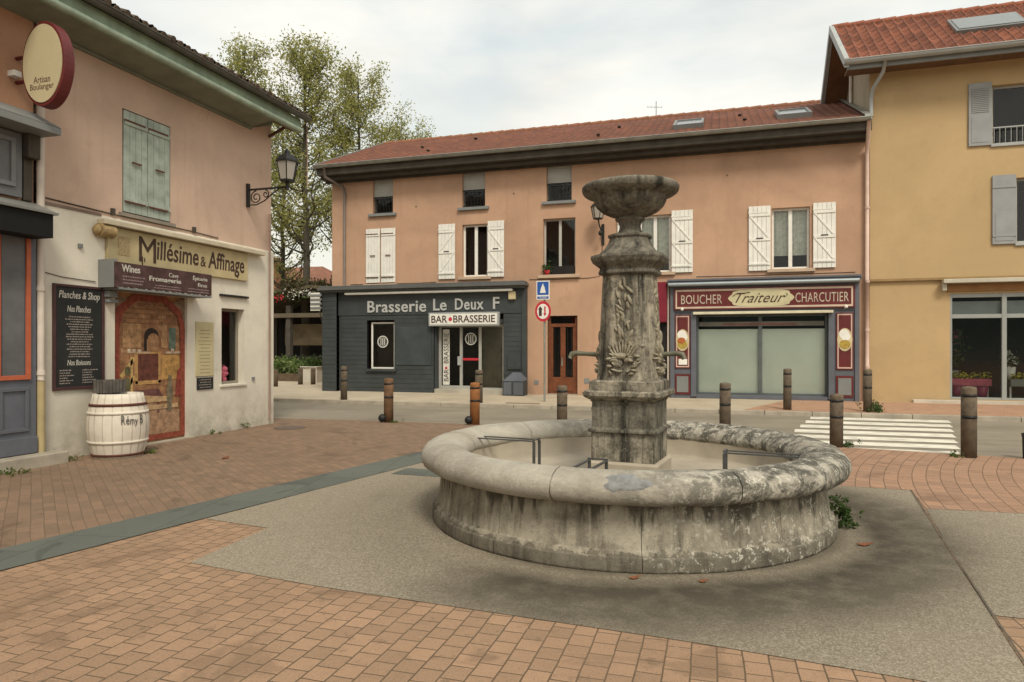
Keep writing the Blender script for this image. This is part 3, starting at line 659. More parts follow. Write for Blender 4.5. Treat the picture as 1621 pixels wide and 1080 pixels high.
# brown house door
dq = MB(); fbox(dq, fr, -4.86, -3.95, .16, .23, -.22, .06); dq.build('door_step', KERB, bld)
dr = MB(); fbox(dr, fr, -4.84, -4.77, .22, 2.50, -.16, -.09); fbox(dr, fr, -4.04, -3.97, .22, 2.50, -.16, -.09); fbox(dr, fr, -4.77, -4.04, 2.2, 2.3, -.16, -.085)
fbox(dr, fr, -4.77, -4.04, .22, .72, -.15, -.10); fbox(dr, fr, -4.48, -4.33, .72, 2.2, -.15, -.095); fbox(dr, fr, -4.77, -4.70, .72, 2.2, -.15, -.10); fbox(dr, fr, -4.11, -4.04, .72, 2.2, -.15, -.10)
fbox(dr, fr, -4.70, -4.50, .30, .62, -.1, -.085); fbox(dr, fr, -4.30, -4.1, .30, .62, -.1, -.085)
d_ = dr.build('door', DOORW, bld, .006)
q = MB(); gpane(q, fr, -4.70, -4.48, .72, 2.2, -.13); gpane(q, fr, -4.33, -4.11, .72, 2.2, -.13); gpane(q, fr, -4.77, -4.04, 2.3, 2.5, -.13); q.build('pane', GLASS, d_)
q = MB(); fbox(q, fr, -4.86, -3.95, .2, 2.52, -.24, -.235); q.build('door_back', DKINT, d_)
q = MB(); 
for x in (-4.65, -4.53, -4.27, -4.15): q.cyl((x, F + .12, .74), (x, F + .12, 2.18), .008, n=5)
q.build('door_bars', BLACK, d_)
q = MB(); fbox(q, fr, -4.44, -4.41, 1.05, 1.30, -.095, -.06); q.build('handle', ZINC, d_)
q = MB(); fbox(q, fr, -3.05, -2.88, .98, 1.42, 0, .08); tag(q.build('mailbox', WHITE, None, .01), 'small white letter box on the orange wall right of the brown house door', 'mailbox')

# ---- bar shopfront (charcoal boards)
sf = MB(); y0 = .16
def boards(mb, fr, u0, u1, v0, v1, d0, d1, h=.145):
    z = v0
    while z < v1 - .01:
        fbox(mb, fr, u0, u1, z + .004, min(z + h, v1) - .004, d0, d1); z += h
    fbox(mb, fr, u0, u1, v0, v1, d0 - .02, d1 - .012)
boards(sf, fr, -11.72, -10.72, .18, 2.62, .10, .16); boards(sf, fr, -9.76, -8.42, .18, 2.62, .10, .16)
boards(sf, fr, -10.72, -9.76, .18, .86, .10, .16); boards(sf, fr, -10.72, -9.76, 2.46, 2.62, .10, .16)
boards(sf, fr, -6.16, -5.58, .18, 2.62, .10, .16); boards(sf, fr, -12.26, -11.74, .18, 3.38, .0, .30)
fbox(sf, fr, -11.74, -5.50, 2.62, 3.40, .0, .18); fbox(sf, fr, -5.58, -5.46, .17, 3.40, .0, .20)
shf = sf.build('bar_shopfront', GREYP, bld)
q = MB(); fbox(q, fr, -12.36, -5.42, 3.42, 3.50, 0, .46); fbox(q, fr, -12.32, -5.46, 3.50, 3.56, 0, .40); fbox(q, fr, -12.30, -5.48, 3.36, 3.42, .0, .38); q.build('cornice', mat('cornice_lead', (.11, .115, .11), .6, .2), shf, .01)
q = MB(); fbox(q, fr, -11.42, -5.84, 3.27, 3.34, .19, .36); q.build('awning_cassette', WHITE, shf, .02)
# window
wd = window(bld, fr, -10.62, -9.78, .92, 2.40, .06, WHITE, 1, .05, sill=(GREYP, .1, .24, .08), back=mat('warm_dark_room', (.06, .045, .035), .9), name='window')
q = MB(); o, X, Y, Z = fr
def ringpts(cx, cz, r0, r1, n=22):
    return [((cx + r0 * math.cos(a), cz + r0 * math.sin(a)), (cx + r1 * math.cos(a), cz + r1 * math.sin(a))) for a in [2 * math.pi * i / n for i in range(n)]]
def ring(mb, fr, cx, cz, r0, r1, d0, d1, n=22, sx=1):
    P = ringpts(0, 0, r0, r1, n)
    for i in range(n):
        a, b = P[i], P[(i + 1) % n]; mb.prism([(cx + sx * a[0][0], cz + a[0][1]), (cx + sx * a[1][0], cz + a[1][1]), (cx + sx * b[1][0], cz + b[1][1]), (cx + sx * b[0][0], cz + b[0][1])], fr, d0, d1)
def disc(mb, fr, cx, cz, r, d0, d1, n=24, sx=1): mb.prism([(cx + sx * r * math.cos(2 * math.pi * i / n), cz + r * math.sin(2 * math.pi * i / n)) for i in range(n)], fr, d0, d1)
def roundel(mb, cx, cz, r, d):
    ring(mb, fr, cx, cz, r * .84, r, d, d + .004); 
    fbox(mb, fr, cx - r * .08, cx + r * .08, cz - r * .62, cz + r * .62, d, d + .004)
    for s in (-1, 1):
        mb.prism([(cx + s * r * .28, cz - r * .6), (cx + s * r * .42, cz - r * .6), (cx + s * r * .42, cz + r * .6), (cx + s * r * .28, cz + r * .6)][::s], fr, d, d + .004)
    for k in range(14):
        a = 2 * math.pi * k / 14; disc(mb, fr, cx + r * .72 * math.cos(a), cz + r * .72 * math.sin(a), r * .06, d, d + .004, 6)
roundel(q, -10.22, 1.78, .19, .045); q.build('logo_sticker', LETW, wd)
q = MB(); fbox(q, fr, -9.70, -8.50, 1.05, 2.25, .165, .185); q.build('menu_board', mat('blank_dark_panel', (.062, .074, .078), .3, .25, 2), shf, .004)
# glazed entrance
en = MB(); AL = mat('aluminium_frame', (.46, .46, .42), .4, .1, metal=.3); d0 = -.05
for u in (-8.30, -7.60, -6.98, -6.22): fbox(en, fr, u - .045, u + .045, .32, 2.22, d0 - .06, d0)
fbox(en, fr, -8.345, -6.175, 2.22, 2.32, d0 - .06, d0 - .002); fbox(en, fr, -8.255, -7.645, .32, .42, d0 - .06, d0 - .002); fbox(en, fr, -6.935, -6.265, .32, .37, d0 - .06, d0 - .002); fbox(en, fr, -7.555, -7.025, .32, .42, d0 - .06, d0 - .002)
en_o = en.build('entrance_door', AL, bld, .004)
q = MB(); gpane(q, fr, -8.3, -6.2, .34, 2.25, d0 - .035); q.build('pane', GLASS, en_o)
q = MB(); fbox(q, fr, -8.42, -6.16, .18, .32, -.3, .12); q.build('threshold', mat('pale_threshold', (.42, .39, .32), .9), bld, .006)
q = MB(); fbox(q, fr, -8.42, -7.0, .2, 2.4, -.62, -.6); q.build('room_shadow', DKINT, en_o)
q = MB(); fbox(q, fr, -7.0, -6.1, .2, 2.4, -.35, -.33); q.build('room_partition', mat('greyish_panel', (.20, .17, .125), .8, .3, 2), en_o)
q = MB(); fbox(q, fr, -8.42, -8.36, .2, 2.45, -.2, .10); fbox(q, fr, -8.36, -6.16, 2.33, 2.45, -.2, .09); q.build('door_surround', GREYP, en_o)
q = MB(); fbox(q, fr, -8.21, -7.99, .44, 2.16, d0 - .028, d0 - .022); q.build('vertical_banner', LETW, en_o)
q = MB(); frv = (Vector((-8.02, F, .55)), Vector((0, 0, 1)), Vector((-1, 0, 0)), Vector((0, -1, 0)))
text_into(q, 'BAR   BRASSERIE', frv, 0, 0, 1.5, .16, d0 - .02, .004); 
q.build('banner_lettering', LETD, en_o)
q = MB(); disc(q, fr, -8.10, .96, .05, d0 - .02, d0 - .014, 4); fbox(q, fr, -7.55, -7.03, 1.20, 1.27, d0 - .028, d0 - .02); q.build('red_band', REDP, en_o)
q = MB(); roundel(q, -7.29, 1.86, .19, d0 - .028); q.build('logo_sticker', LETW, en_o)
q = MB(); fbox(q, fr, -7.70, -7.58, 1.05, 1.32, d0, d0 + .05); q.build('lock_box', LGREY, en_o, .006)
# names on the front
q = MB(); text_into(q, 'Brasserie', fr, -10.68, 2.70, 2.02, .37, .18, .03, bold=.012, space=1.05)
text_into(q, 'Le', fr, -8.42, 2.73, .44, .36, .18, .03, bold=.012); text_into(q, 'Deux', fr, -7.70, 2.74, .92, .35, .18, .03, bold=.012, space=1.1); text_into(q, 'F', fr, -6.48, 2.75, .20, .36, .18, .03, bold=.012)
q.build('lettering', mat('pale_grey_lettering', (.46, .47, .45), .5, .1), shf)
lb = thing('illuminated_sign', 'white box sign with black capitals and a red dot above the bar entrance', 'sign', (-7.38, F - .19, 2.26))
q = MB(); fbox(q, fr, -8.52, -6.26, 2.25, 2.66, .19, .33); q.build('sign_box', LGREY, lb, .006)
q = MB(); fbox(q, fr, -8.47, -6.31, 2.295, 2.615, .33, .338); q.build('sign_face', WHITE, lb)
q = MB(); text_into(q, 'BAR', fr, -8.42, 2.35, .52, .22, .338, .006, bold=.01); text_into(q, 'BRASSERIE', fr, -7.70, 2.35, 1.33, .22, .338, .006, bold=.01); q.build('lettering', LETD, lb)
q = MB(); disc(q, fr, -7.80, 2.455, .06, .338, .345, 12); q.build('red_dot', REDP, lb)
q = MB(); fbox(q, fr, -5.98, -5.76, 3.02, 3.26, .18, .28); tag(q.build('alarm_box', CREAM, None, .02), 'small cream alarm box at the top right corner of the charcoal shopfront', 'alarm box')
q = MB(); fbox(q, fr, -6.02, -5.62, .95, 1.38, .16, .20); fbox(q, fr, -6.0, -5.64, .99, 1.34, .20, .205); q.build('notice_frame', GREYP2 if False else GREYP, shf, .004)
bs = thing('projecting_sign', 'small grey and white slatted blade sign on the left corner of the charcoal shopfront', 'sign', (-12.33, F - .25, 2.85))
q = MB(); q.box(-12.62, -12.28, F - .42, F - .36, 2.78, 3.36); q.build('sign_box', WHITE, bs, .005)
q = MB()
for k in range(4): q.box(-12.60, -12.20, F - .445, F - .42, 2.84 + k * .135, 2.90 + k * .135)
q.build('sign_slats', GREYP2, bs)
q = MB(); q.cyl((-12.28, F - .39, 3.2), (-12.28, F - .25, 3.2), .015, n=6); q.cyl((-12.28, F - .39, 2.95), (-12.27, F - .25, 2.95), .015, n=6); q.build('bracket', BLACK, bs)
pb = thing('waste_bin', 'dark grey panelled bin standing against the right end of the charcoal shopfront', 'bin', (-5.8, 19.1, .18))
q = MB(); q.box(-6.05, -5.40, 19.0, 19.38, .18, .62); q.build('body', GREYP, pb, .01)
q = MB(); q.box(-6.02, -5.78, 18.985, 18.998, .22, .58); q.box(-5.72, -5.43, 18.985, 18.998, .22, .58); q.build('panel', BLGREY, pb, .004)
q = MB(); q.add([(-6.05, 19.0, .62), (-5.40, 19.0, .62), (-5.40, 19.38, .66), (-6.05, 19.38, .66), (-5.85, 19.38, .86), (-5.6, 19.38, .86)], [(0, 1, 5, 4), (0, 4, 3), (1, 2, 5), (3, 4, 5, 2)]); q.build('lid', BLGREY, pb)

# ---- butcher shopfront
bf = MB()
fbox(bf, fr, -1.30, 3.47, 3.10, 3.38, 0, .16); fbox(bf, fr, -1.30, -1.18, .20, 3.10, 0, .16); fbox(bf, fr, 3.36, 3.47, .20, 3.10, 0, .16)
fbox(bf, fr, -.74, -.60, .24, 2.56, .0, .16); fbox(bf, fr, 2.74, 2.88, .24, 2.56, .0, .16); fbox(bf, fr, -1.18, 3.36, 2.56, 3.10, 0, .14); fbox(bf, fr, -.60, 2.74, .20, .30, -.1, .12); 
fbox(bf, fr, -1.18, -.74, .20, 2.56, 0, .12); fbox(bf, fr, 2.88, 3.36, .20, 2.56, 0, .12)
bfo = bf.build('butcher_shopfront', BLGREY, bld, .006)
q = MB(); fbox(q, fr, -1.38, 3.50, 3.36, 3.42, 0, .30); q.cyl((-1.36, F - .24, 3.32), (3.46, F - .24, 3.32), .055, n=10); fbox(q, fr, -1.36, 3.48, 3.42, 3.47, 0, .34); q.build('cornice', BLGREY, bfo)
q = MB(); q.cyl((-1.34, F - .30, 3.33), (3.44, F - .30, 3.33), .05, n=10); q.build('awning_tube', mat('pale_blue_tube', (.33, .38, .40), .4, .1, metal=.3), bfo)
q = MB(); fbox(q, fr, -.68, 2.84, 2.50, 2.57, .10, .26); q.build('awning_rail', mat('cream_rail', (.66, .62, .45), .5), bfo, .008)
w2 = window(bld, fr, -.60, 2.74, .30, 2.50, -.04, mat('grey_green_frame', (.10, .115, .115), .5), 2, .06, back=DKINT)
q = MB(); fbox(q, fr, -.55, 2.70, .34, 2.10, -.13, -.12); q.build('blind', BLIND, w2)
q = MB(); fbox(q, fr, -.52, 2.66, 2.18, 2.30, -.036, -.03); q.build('inner_awning', mat('greyish_pelmet', (.17, .165, .14), .7, .3), w2)
q = MB(); fbox(q, fr, .1, 2.0, 2.205, 2.25, -.03, -.026); q.build('red_trim', mat('dull_red', (.22, .09, .08), .7, .3), w2)
# pilaster panels
for k, (a, b) in enumerate(((-1.17, -.76), (2.92, 3.33))):
    q = MB(); fbox(q, fr, a, b, 1.02, 2.50, .12, .15); q.build('pilaster_panel', BURG, bfo, .003)
    q = MB(); 
    for i in range(2):
        e = .035
    fbox(q, fr, a + .03, b - .03, 1.05, 1.085, .15, .156); fbox(q, fr, a + .03, b - .03, 2.435, 2.47, .15, .156); fbox(q, fr, a + .03, a + .06, 1.085, 2.435, .15, .156); fbox(q, fr, b - .06, b - .03, 1.085, 2.435, .15, .156); q.build('panel_border', mat('pinkish_border', (.56, .40, .33), .5), bfo)
    cx = (a + b) / 2; q = MB(); disc(q, fr, cx, 1.80, .30, .156, .162, 24, .60); q.build('picture_oval', CREAM, bfo)
    q = MB(); disc(q, fr, cx - .02, 1.95, .12, .163, .169, 14, 1.0); disc(q, fr, cx + .02, 1.88, .11, .163, .168, 14, 1.05); q.build('food_picture', WHITE, bfo)
    q = MB(); disc(q, fr, cx, 1.68, .115, .163, .170, 14, 1.15); q.build('food_picture', mat('ochre_food', (.42, .30, .06), .7, .4, 20), bfo)
    if k == 0:
        q = MB(); disc(q, fr, cx - .03, 1.79, .085, .171, .176, 10, 1.3); q.build('food_picture', mat('orange_food', (.45, .13, .04), .7, .3, 20), bfo)
        q = MB(); fbox(q, fr, a + .10, b - .08, 1.12, 1.28, .156, .162); q.build('price_card', WHITE, bfo)
    q = MB(); fbox(q, fr, a, b, .30, .86, .12, .145); q.build('lower_panel', BURG, bfo)
    q = MB(); fbox(q, fr, a + .05, b - .05, .36, .80, .145, .155); q.build('lower_panel', GREYP2, bfo)
    q = MB(); q.cyl((cx, F - .14, 2.62), (cx, F - .34, 2.68), .015, n=6); q.ell((cx, F - .36, 2.64), (.045, .05, .04)); q.build('spotlight', WHITE, bfo)
bsg = thing('shop_sign', 'long burgundy shop sign with cream border and gold capitals over the butcher window', 'sign', (1.08, F - .16, 2.62))
q = MB(); fbox(q, fr, -1.20, 3.36, 2.63, 3.22, .16, .20); q.build('board', BURG, bsg, .005)
q = MB(); fbox(q, fr, -1.15, 3.31, 2.665, 2.715, .20, .207); fbox(q, fr, -1.15, 3.31, 3.135, 3.185, .20, .207); fbox(q, fr, -1.15, -1.11, 2.715, 3.135, .20, .207); fbox(q, fr, 3.27, 3.31, 2.715, 3.135, .20, .207); q.build('border', mat('cream_border', (.56, .44, .34), .5), bsg)
q = MB(); poly = []
for i in range(32):
    a = 2 * math.pi * i / 32; r = 1 + .05 * math.cos(8 * a); poly.append((1.07 + .80 * r * math.copysign(abs(math.cos(a)) ** .55, math.cos(a)), 2.925 + .235 * math.copysign(abs(math.sin(a)) ** .8, math.sin(a))))
q.prism(poly, fr, .20, .212); q.build('cartouche', mat('cartouche_cream', (.55, .50, .31), .5), bsg)
q = MB(); text_into(q, 'BOUCHER', fr, -1.0, 2.79, 1.08, .25, .2, .012, space=1.05); text_into(q, 'CHARCUTIER', fr, 1.93, 2.79, 1.28, .25, .2, .012, space=1.05); q.build('lettering', mat('silver_gold_letters', (.50, .42, .33), .5), bsg)
q = MB(); text_into(q, 'Traiteur', fr, .42, 2.80, 1.26, .27, .212, .006, shear=.55, space=1.02)
q.tube([(.36, F - .218, 2.98), (.44, F - .218, 3.04), (.60, F - .218, 3.05), (.80, F - .218, 3.08)], .010, 5); q.tube([(1.66, F - .218, 2.93), (1.74, F - .218, 3.0), (1.70, F - .218, 3.04)], .007, 5); q.build('script_lettering', LETD, bsg)
# neighbouring narrow entrance with red canvas
q = MB(); fbox(q, fr, -2.35, -1.40, .2, 2.32, -.0, .02); q.build('dark_doorway', DKINT, bld)
aw = tag(MB().prism([(-2.35, 2.30), (-1.39, 2.30), (-1.39, 3.42), (-2.35, 3.42)], fr, .03, .22).build('canvas_awning', mat('red_canvas', (.20, .02, .035), .85, .2), None, .01), 'folded dark red canvas awning left of the butcher front, half behind the fountain', 'awning')
q = MB(); q.cyl((-1.36, F - .06, .2), (-1.36, F - .06, 3.4), .03, n=8); q.build('downpipe', PIPEW, bld)
# downpipe on the party line and skylights
q = MB(); q.tube([(3.60, 18.93, 7.28), (3.60, 19.0, 7.1), (3.66, 19.48, 6.75), (3.66, 19.50, 6.5), (3.66, 19.50, 3.3)], .05, 8); q.tube([(3.66, 19.50, 3.3), (3.66, 19.50, .2)], .052, 8)
for z in (5.2, 3.3, 2.05, 1.1): q.cyl((3.66, 19.5, z - .03), (3.66, 19.5, z + .03), .062, n=8)
q.build('downpipe', PIPEP, bld)
def skylight(parent, x0, x1, s0, s1, y0=18.98, z0=7.37, sl=(.917, .399), h=.10):
    q = MB(); sy, sz = sl; P = lambda x, s, hh: Vector((x, y0 + sy * s - sz * hh, z0 + sz * s + sy * hh))
    def sb(a, b, c, d, h0, h1, mb):
        p = [P(a, c, h0), P(b, c, h0), P(b, d, h0), P(a, d, h0), P(a, c, h1), P(b, c, h1), P(b, d, h1), P(a, d, h1)]
        mb.add(p, [(3, 2, 1, 0), (4, 5, 6, 7), (0, 1, 5, 4), (1, 2, 6, 5), (2, 3, 7, 6), (3, 0, 4, 7)])
    sb(x0, x1, s0, s0 + .08, .0, h, q); sb(x0, x1, s1 - .08, s1, .0, h, q); sb(x0, x0 + .07, s0 + .08, s1 - .08, .0, h, q); sb(x1 - .07, x1, s0 + .08, s1 - .08, .0, h, q)
    f = q.build('skylight', GREYP2, parent); q = MB(); sb(x0 + .07, x1 - .07, s0 + .08, s1 - .08, .05, .12, q); q.build('pane', mat('skylight_glass', (.16, .18, .18), .12, .1, spec=.8), f)
skylight(rf, -1.25, -.42, .95, 2.25, h=.15); skylight(rf, 1.55, 2.42, 1.15, 2.5, h=.15)
q = MB(); q.add([(3.50, 18.95, 7.45), (3.66, 18.95, 7.45), (3.66, 23.6, 9.5), (3.50, 23.6, 9.5)], [(0, 1, 2, 3)]); q.box(3.5, 3.66, 18.9, 18.97, 7.3, 7.45); q.build('flashing', ZINC, rf)
for x, s in ((-9.5, 2.2), (-8.8, 1.0), (-3.0, 2.8), (-3.4, 1.1), (-8.0, 3.4), (.6, 2.9), (.7, 1.6)): q = MB(); q.ell((x, 18.98 + .917 * s - .02, 7.37 + .399 * s + .06), (.06, .09, .035)); q.build('vent_tile', DARKW, rf)
an = thing('tv_antenna', 'thin television aerial on the brown roof ridge', 'aerial', (-2.05, 23.7, 9.4))
q = MB(); q.cyl((-2.05, 23.7, 9.4), (-2.05, 23.7, 10.0), .014, n=6); q.build('mast', ZINC, an)
q = MB(); q.cyl((-2.35, 23.6, 9.80), (-1.85, 23.8, 9.80), .008, n=5)
for k in range(5): q.cyl((-2.32 + k * .11, 23.5 + k * .03, 9.80), (-2.32 + k * .11, 23.75 + k * .03, 9.80), .004, n=4)
q.build('yagi', ZINC, an)
q = MB(); q.box(-5.0, -4.6, F - .14, F - .02, 3.76, 3.90); 
pot = thing('flower_pot', 'red pot with green plant on the window sill over the brown house door', 'plant pot', (-4.85, F - .05, 3.74))
q = MB(); q.lathe([(0, 0), (.06, 0), (.085, .13), (.07, .13), (.06, .1), (0, .1)], n=12); q.build('pot', REDP, pot, local=True)
q = MB(); leafcards(q, [(0, 0, .2)], 60, .07, .05); q.build('foliage', LEAFD, pot, local=True)

def cable(par, pts, r): q = MB(); q.tube(pts, r, 5); q.build('cable', DARKW, par)
cable(bld, [(-5.4, F - .012, 3.62), (-4.6, F - .012, 3.60), (-3.6, F - .012, 3.615), (-3.3, F - .012, 3.66), (-3.22, F - .012, 4.5)], .008)
cable(bld, [(-11.4, F - .012, 3.63), (-9.0, F - .012, 3.615), (-8.4, F - .012, 3.63)], .007); cable(bld, [(-.6, F - .012, 3.56), (.8, F - .012, 3.55), (3.4, F - .012, 3.56)], .007)
for x, z in ((-9.1, 6.0), (-5.9, 6.2), (-2.2, 6.35), (.2, 6.3)): q = MB(); q.box(x, x + .03, F - .02, F - .001, z, z + .03); q.build('wall_stud', DARKW, bld)
for a_, b_, c_, d_ in ((-3.75, -3.6, .55, .70), (-5.25, -5.12, .50, .62)): q = MB(); q.box(a_, b_, F - .012, F - .001, c_, d_); q.build('air_vent', GREYP2, bld)
# ------------------------------------------------------------------ lanterns
def lantern_body(th, c, s=1.0, tilt=0):
    cx, cy, cz = c
    q = MB(); q.lathe([(.20 * s, .34 * s), (.215 * s, .345 * s), (.21 * s, .37 * s), (.13 * s, .46 * s), (.06 * s, .50 * s), (.05 * s, .54 * s), (.03 * s, .57 * s), (0, .60 * s)], c, 6, smooth=False); 
    q.build('cap', BLACK, th)
    q = MB(); q.lathe([(.125 * s, .02), (.19 * s, .34 * s)], c, 6, smooth=False); q.build('glass', FROST, th)
    q = MB(); q.lathe([(0, 0), (.13 * s, 0), (.135 * s, .03 * s), (0, .03 * s)], c, 6, smooth=False)
    for i in range(6):
        a = math.pi / 3 * i; q.cyl((cx + .13 * s * math.cos(a), cy + .13 * s * math.sin(a), cz + .02), (cx + .197 * s * math.cos(a), cy + .197 * s * math.sin(a), cz + .345 * s), .011 * s, n=5)
    q.build('frame', BLACK, th)
la = thing('wall_lantern', 'black lantern on a long scroll bracket at the corner of the pink building', 'lantern', (-8.94, 11.42, 4.62))
q = MB(); q.box(-8.955, -8.90, 11.39, 11.45, 4.38, 4.84); q.box(-8.90, -8.02, 11.405, 11.435, 4.70, 4.735)
q.cyl((-8.03, 11.42, 4.66), (-8.03, 11.42, 4.82), .035, n=8)
def scroll(mb, cx, cz, r0, turns, y, ph=0, dirn=1, r=.012, k=.75):
    pts = []; n = int(18 * turns)
    for i in range(n + 1):
        a = ph + dirn * 2 * math.pi * turns * i / n; rr = r0 * (1 - k * i / n); pts.append((cx + rr * math.cos(a), y, cz + rr * math.sin(a)))
    mb.tube(pts, r, 5)
scroll(q, -8.74, 4.56, .13, 1.6, 11.42, math.pi / 2); scroll(q, -8.52, 4.61, .08, 1.3, 11.42, math.pi / 2, -1)
q.tube([(-8.90, 11.42, 4.42), (-8.74, 11.42, 4.41), (-8.55, 11.42, 4.48), (-8.38, 11.42, 4.60), (-8.22, 11.42, 4.70)], .013, 5)
q.build('scroll_bracket', BLACK, la)
lantern_body(la, (-8.03, 11.42, 4.82), 1.08)
lb2 = thing('wall_lantern', 'black lantern with pale glass fixed to the orange facade, half hidden by the fountain bowl', 'lantern', (-3.2, F, 4.8))
q = MB(); q.box(-3.24, -3.16, F - .04, F - .002, 4.55, 5.15); q.tube([(-3.2, F - .04, 4.95), (-3.2, F - .3, 4.92), (-3.24, F - .42, 5.05), (-3.26, F - .45, 5.22)], .022, 6); q.ell((-3.22, F - .3, 4.85), (.07, .07, .08)); q.build('bracket', BLACK, lb2)
lantern_body(lb2, (-3.27, F - .45, 5.22), 1.0)

# ------------------------------------------------------------------ yellow building
ye = thing('yellow_building', 'tall yellow plastered building with red tiled roof, grey shutters and a glazed flower shop front', 'building', (8, F, .15))
YL, YR = 3.74, 16.0; RY, RZ = 21.3, 10.72
yw = [(6.47, 8.05, 6.62, 8.08), (6.98, 8.30, 4.16, 5.76), (10.6, 12.2, 6.62, 8.08), (10.6, 12.2, 4.16, 5.76)]
ys_ = (5.57, 12.0, .30, 2.95)
q = MB(); wall(q, fr, YL, YR, 3.33, 8.72, yw, .2)
fr2 = FR_F(F + .05); wall(q, fr2, YL, YR, 0, 3.33, [ys_], .2)
q.add([(YL, F, 3.33), (YR, F, 3.33), (YR, F + .05, 3.33), (YL, F + .05, 3.33)], [(0, 3, 2, 1)])
q.build('wall', YELL, ye)
q = MB()
gy = [(F + .02, 0), (23.6, 0), (23.6, 8.8), (RY, RZ - .12), (F + .02, 8.72)]
q.add([(YL, a, b) for a, b in gy], [(4, 3, 2, 1, 0)]); q.add([(YR, a, b) for a, b in gy], [(0, 1, 2, 3, 4)]); q.add([(YL, 23.6, 0), (YR, 23.6, 0), (YR, 23.6, 8.8), (YL, 23.6, 8.8)], [(0, 3, 2, 1)]); q.build('gable_wall', ROUGHW, ye)
ry = tileroof(3.14, YR + .4, 18.92, 8.80, RY, RZ, .24, .32, .05, .03, 6, 3).build('roof', TILE_B, ye)
tileroof(3.14, YR + .4, 24.0, 8.45, RY, RZ, .48, .64, .05, .03, 4, 2).build('roof', TILE_B, ye)
q = MB()
for i in range(34): q.cyl((3.1 + i * .4, RY, RZ + .0), (3.1 + i * .4 + .41, RY, RZ + .01), .09, .105, 8)
q.build('ridge_tiles', mat('ridge_clay', (.30, .11, .065), .85, .3, 5), ry)
def slab(mb, x0, x1, a, b, t):
    mb.add([(x0, a[0], a[1]), (x0, b[0], b[1]), (x0, b[0], b[1] + t), (x0, a[0], a[1] + t), (x1, a[0], a[1]), (x1, b[0], b[1]), (x1, b[0], b[1] + t), (x1, a[0], a[1] + t)], [(3, 2, 1, 0), (4, 5, 6, 7), (0, 1, 5, 4), (2, 3, 7, 6), (0, 4, 7, 3), (1, 2, 6, 5)])
q = MB(); slab(q, 3.02, 3.13, (18.86, 8.64), (RY, 10.56), .24); slab(q, 3.02, 3.13, (23.95, 8.30), (RY, 10.56), .24); q.build('verge_board', LGREY, ry)
q = MB(); slab(q, 3.14, YL, (18.95, 8.66), (RY, 10.58), .05); slab(q, 3.14, YL, (23.95, 8.32), (RY, 10.58), .05); q.build('verge_soffit', mat('brown_soffit', (.20, .10, .05), .8, .3, streak=.4), ry)
q = MB(); q.box(3.14, YR + .3, 18.98, F - .002, 8.68, 8.72); q.build('eaves', mat('brown_eaves', (.17, .10, .055), .8, .3), ye)
gutter(ye, (3.0, 18.85, 8.80), (YR + .4, 18.85, 8.80), .10, (0, -1, 0), LGREY)
q = MB(); q.box(3.1, YR + .3, 18.93, 18.98, 8.60, 8.80); q.build('fascia', GREYP2, ye)
q = MB(); q.tube([(3.95, 18.87, 8.72), (3.93, 19.0, 8.5), (3.78, 19.48, 8.22), (3.76, 19.52, 8.0), (3.76, 19.52, 7.55)], .045, 8); q.build('downpipe', LGREY, ye)
q = MB(); q.cyl((YL - .06, 21.9, 8.0), (YL - .06, 21.9, 10.2), .05, n=8); q.build('downpipe', PIPEW, ye)
skylight(ry, 5.75, 7.3, 1.15, 2.15, 18.92, 8.80, (.778, .628), .1)
for k, (a, b, c, d) in enumerate(yw):
    window(ye, fr, a, b, c, d, -.13, LGREY, 2, .06, sill=(LGREY, .04, .05, .07), back=DKINT)
    w_ = .50; sh = MB(); u0 = a - w_ - .02; u1 = a - .02
    fbox(sh, fr, u0, u1, c - .02, d + .08, .02, .05); fbox(sh, fr, u0 + .06, u1 - .06, c + .06, c + (d - c) * .48, .05, .058)
    if k in (0, 2):
        for z in range(14): fbox(sh, fr, u0 + .06, u1 - .06, c + (d - c) * .55 + z * .045, c + (d - c) * .55 + z * .045 + .03, .05, .064)
    else:
        for z in (.1, .85): fbox(sh, fr, u0, u1, c + (d - c) * z, c + (d - c) * z + .05, .05, .065)
    sh.build('shutter', mat('grey_shutter', (.29, .30, .30), .6, .12), ye, .004)
q = MB(); 
for x in [6.52 + i * .12 for i in range(13)]: q.cyl((x, F + .03, 6.66), (x, F + .03, 7.02), .008, n=5)
fbox(q, fr, 6.48, 8.04, 7.02, 7.05, -.05, -.02); q.build('window_railing', LGREY, ye)
q = MB(); fbox(q, fr, 3.74, 16, 3.30, 3.36, .0, .03); q.build('string_course', mat('brown_yellow_line', (.30, .2, .09), .8), ye)
# glazed front
gfm = mat('grey_window_frame', (.30, .32, .30), .45, .1)
q = MB(); us = [5.57, 6.75, 8.0, 9.3, 10.6, 12.0]
for u in us: fbox(q, fr, u - .05, u + .05, .25, 2.95, -.16, -.06)
for z, h in ((2.90, .05), (2.38, .05), (.30, .05)):
    for a, b in zip(us, us[1:]): fbox(q, fr, a + .05, b - .05, z - h, z + h, -.155, -.07)
gfo = q.build('glazed_shopfront', gfm, ye, .004)
q = MB(); gpane(q, fr, 5.57, 12, .3, 2.9, -.12); q.build('pane', GLASS, gfo)
q = MB(); fbox(q, fr, 5.57, 12, 2.42, 2.76, -.2, -.19); q.build('fanlight_blind', mat('pale_blue_blind', (.34, .36, .37), .6, .1), gfo)
q = MB(); fbox(q, fr, 5.3, 12.2, .15, 3.0, -2.2, -2.18); fbox(q, fr, 5.3, 5.35, .15, 3.0, -2.18, -.2); fbox(q, fr, 5.35, 12.2, 2.98, 3.0, -2.18, -.2); q.build('room_shadow', DKINT, gfo)
q = MB(); fbox(q, fr, 4.7, 12.4, .17, .28, -.0, .18); q.build('doorstep', mat('pale_doorstep', (.52, .47, .38), .9), ye, .01)
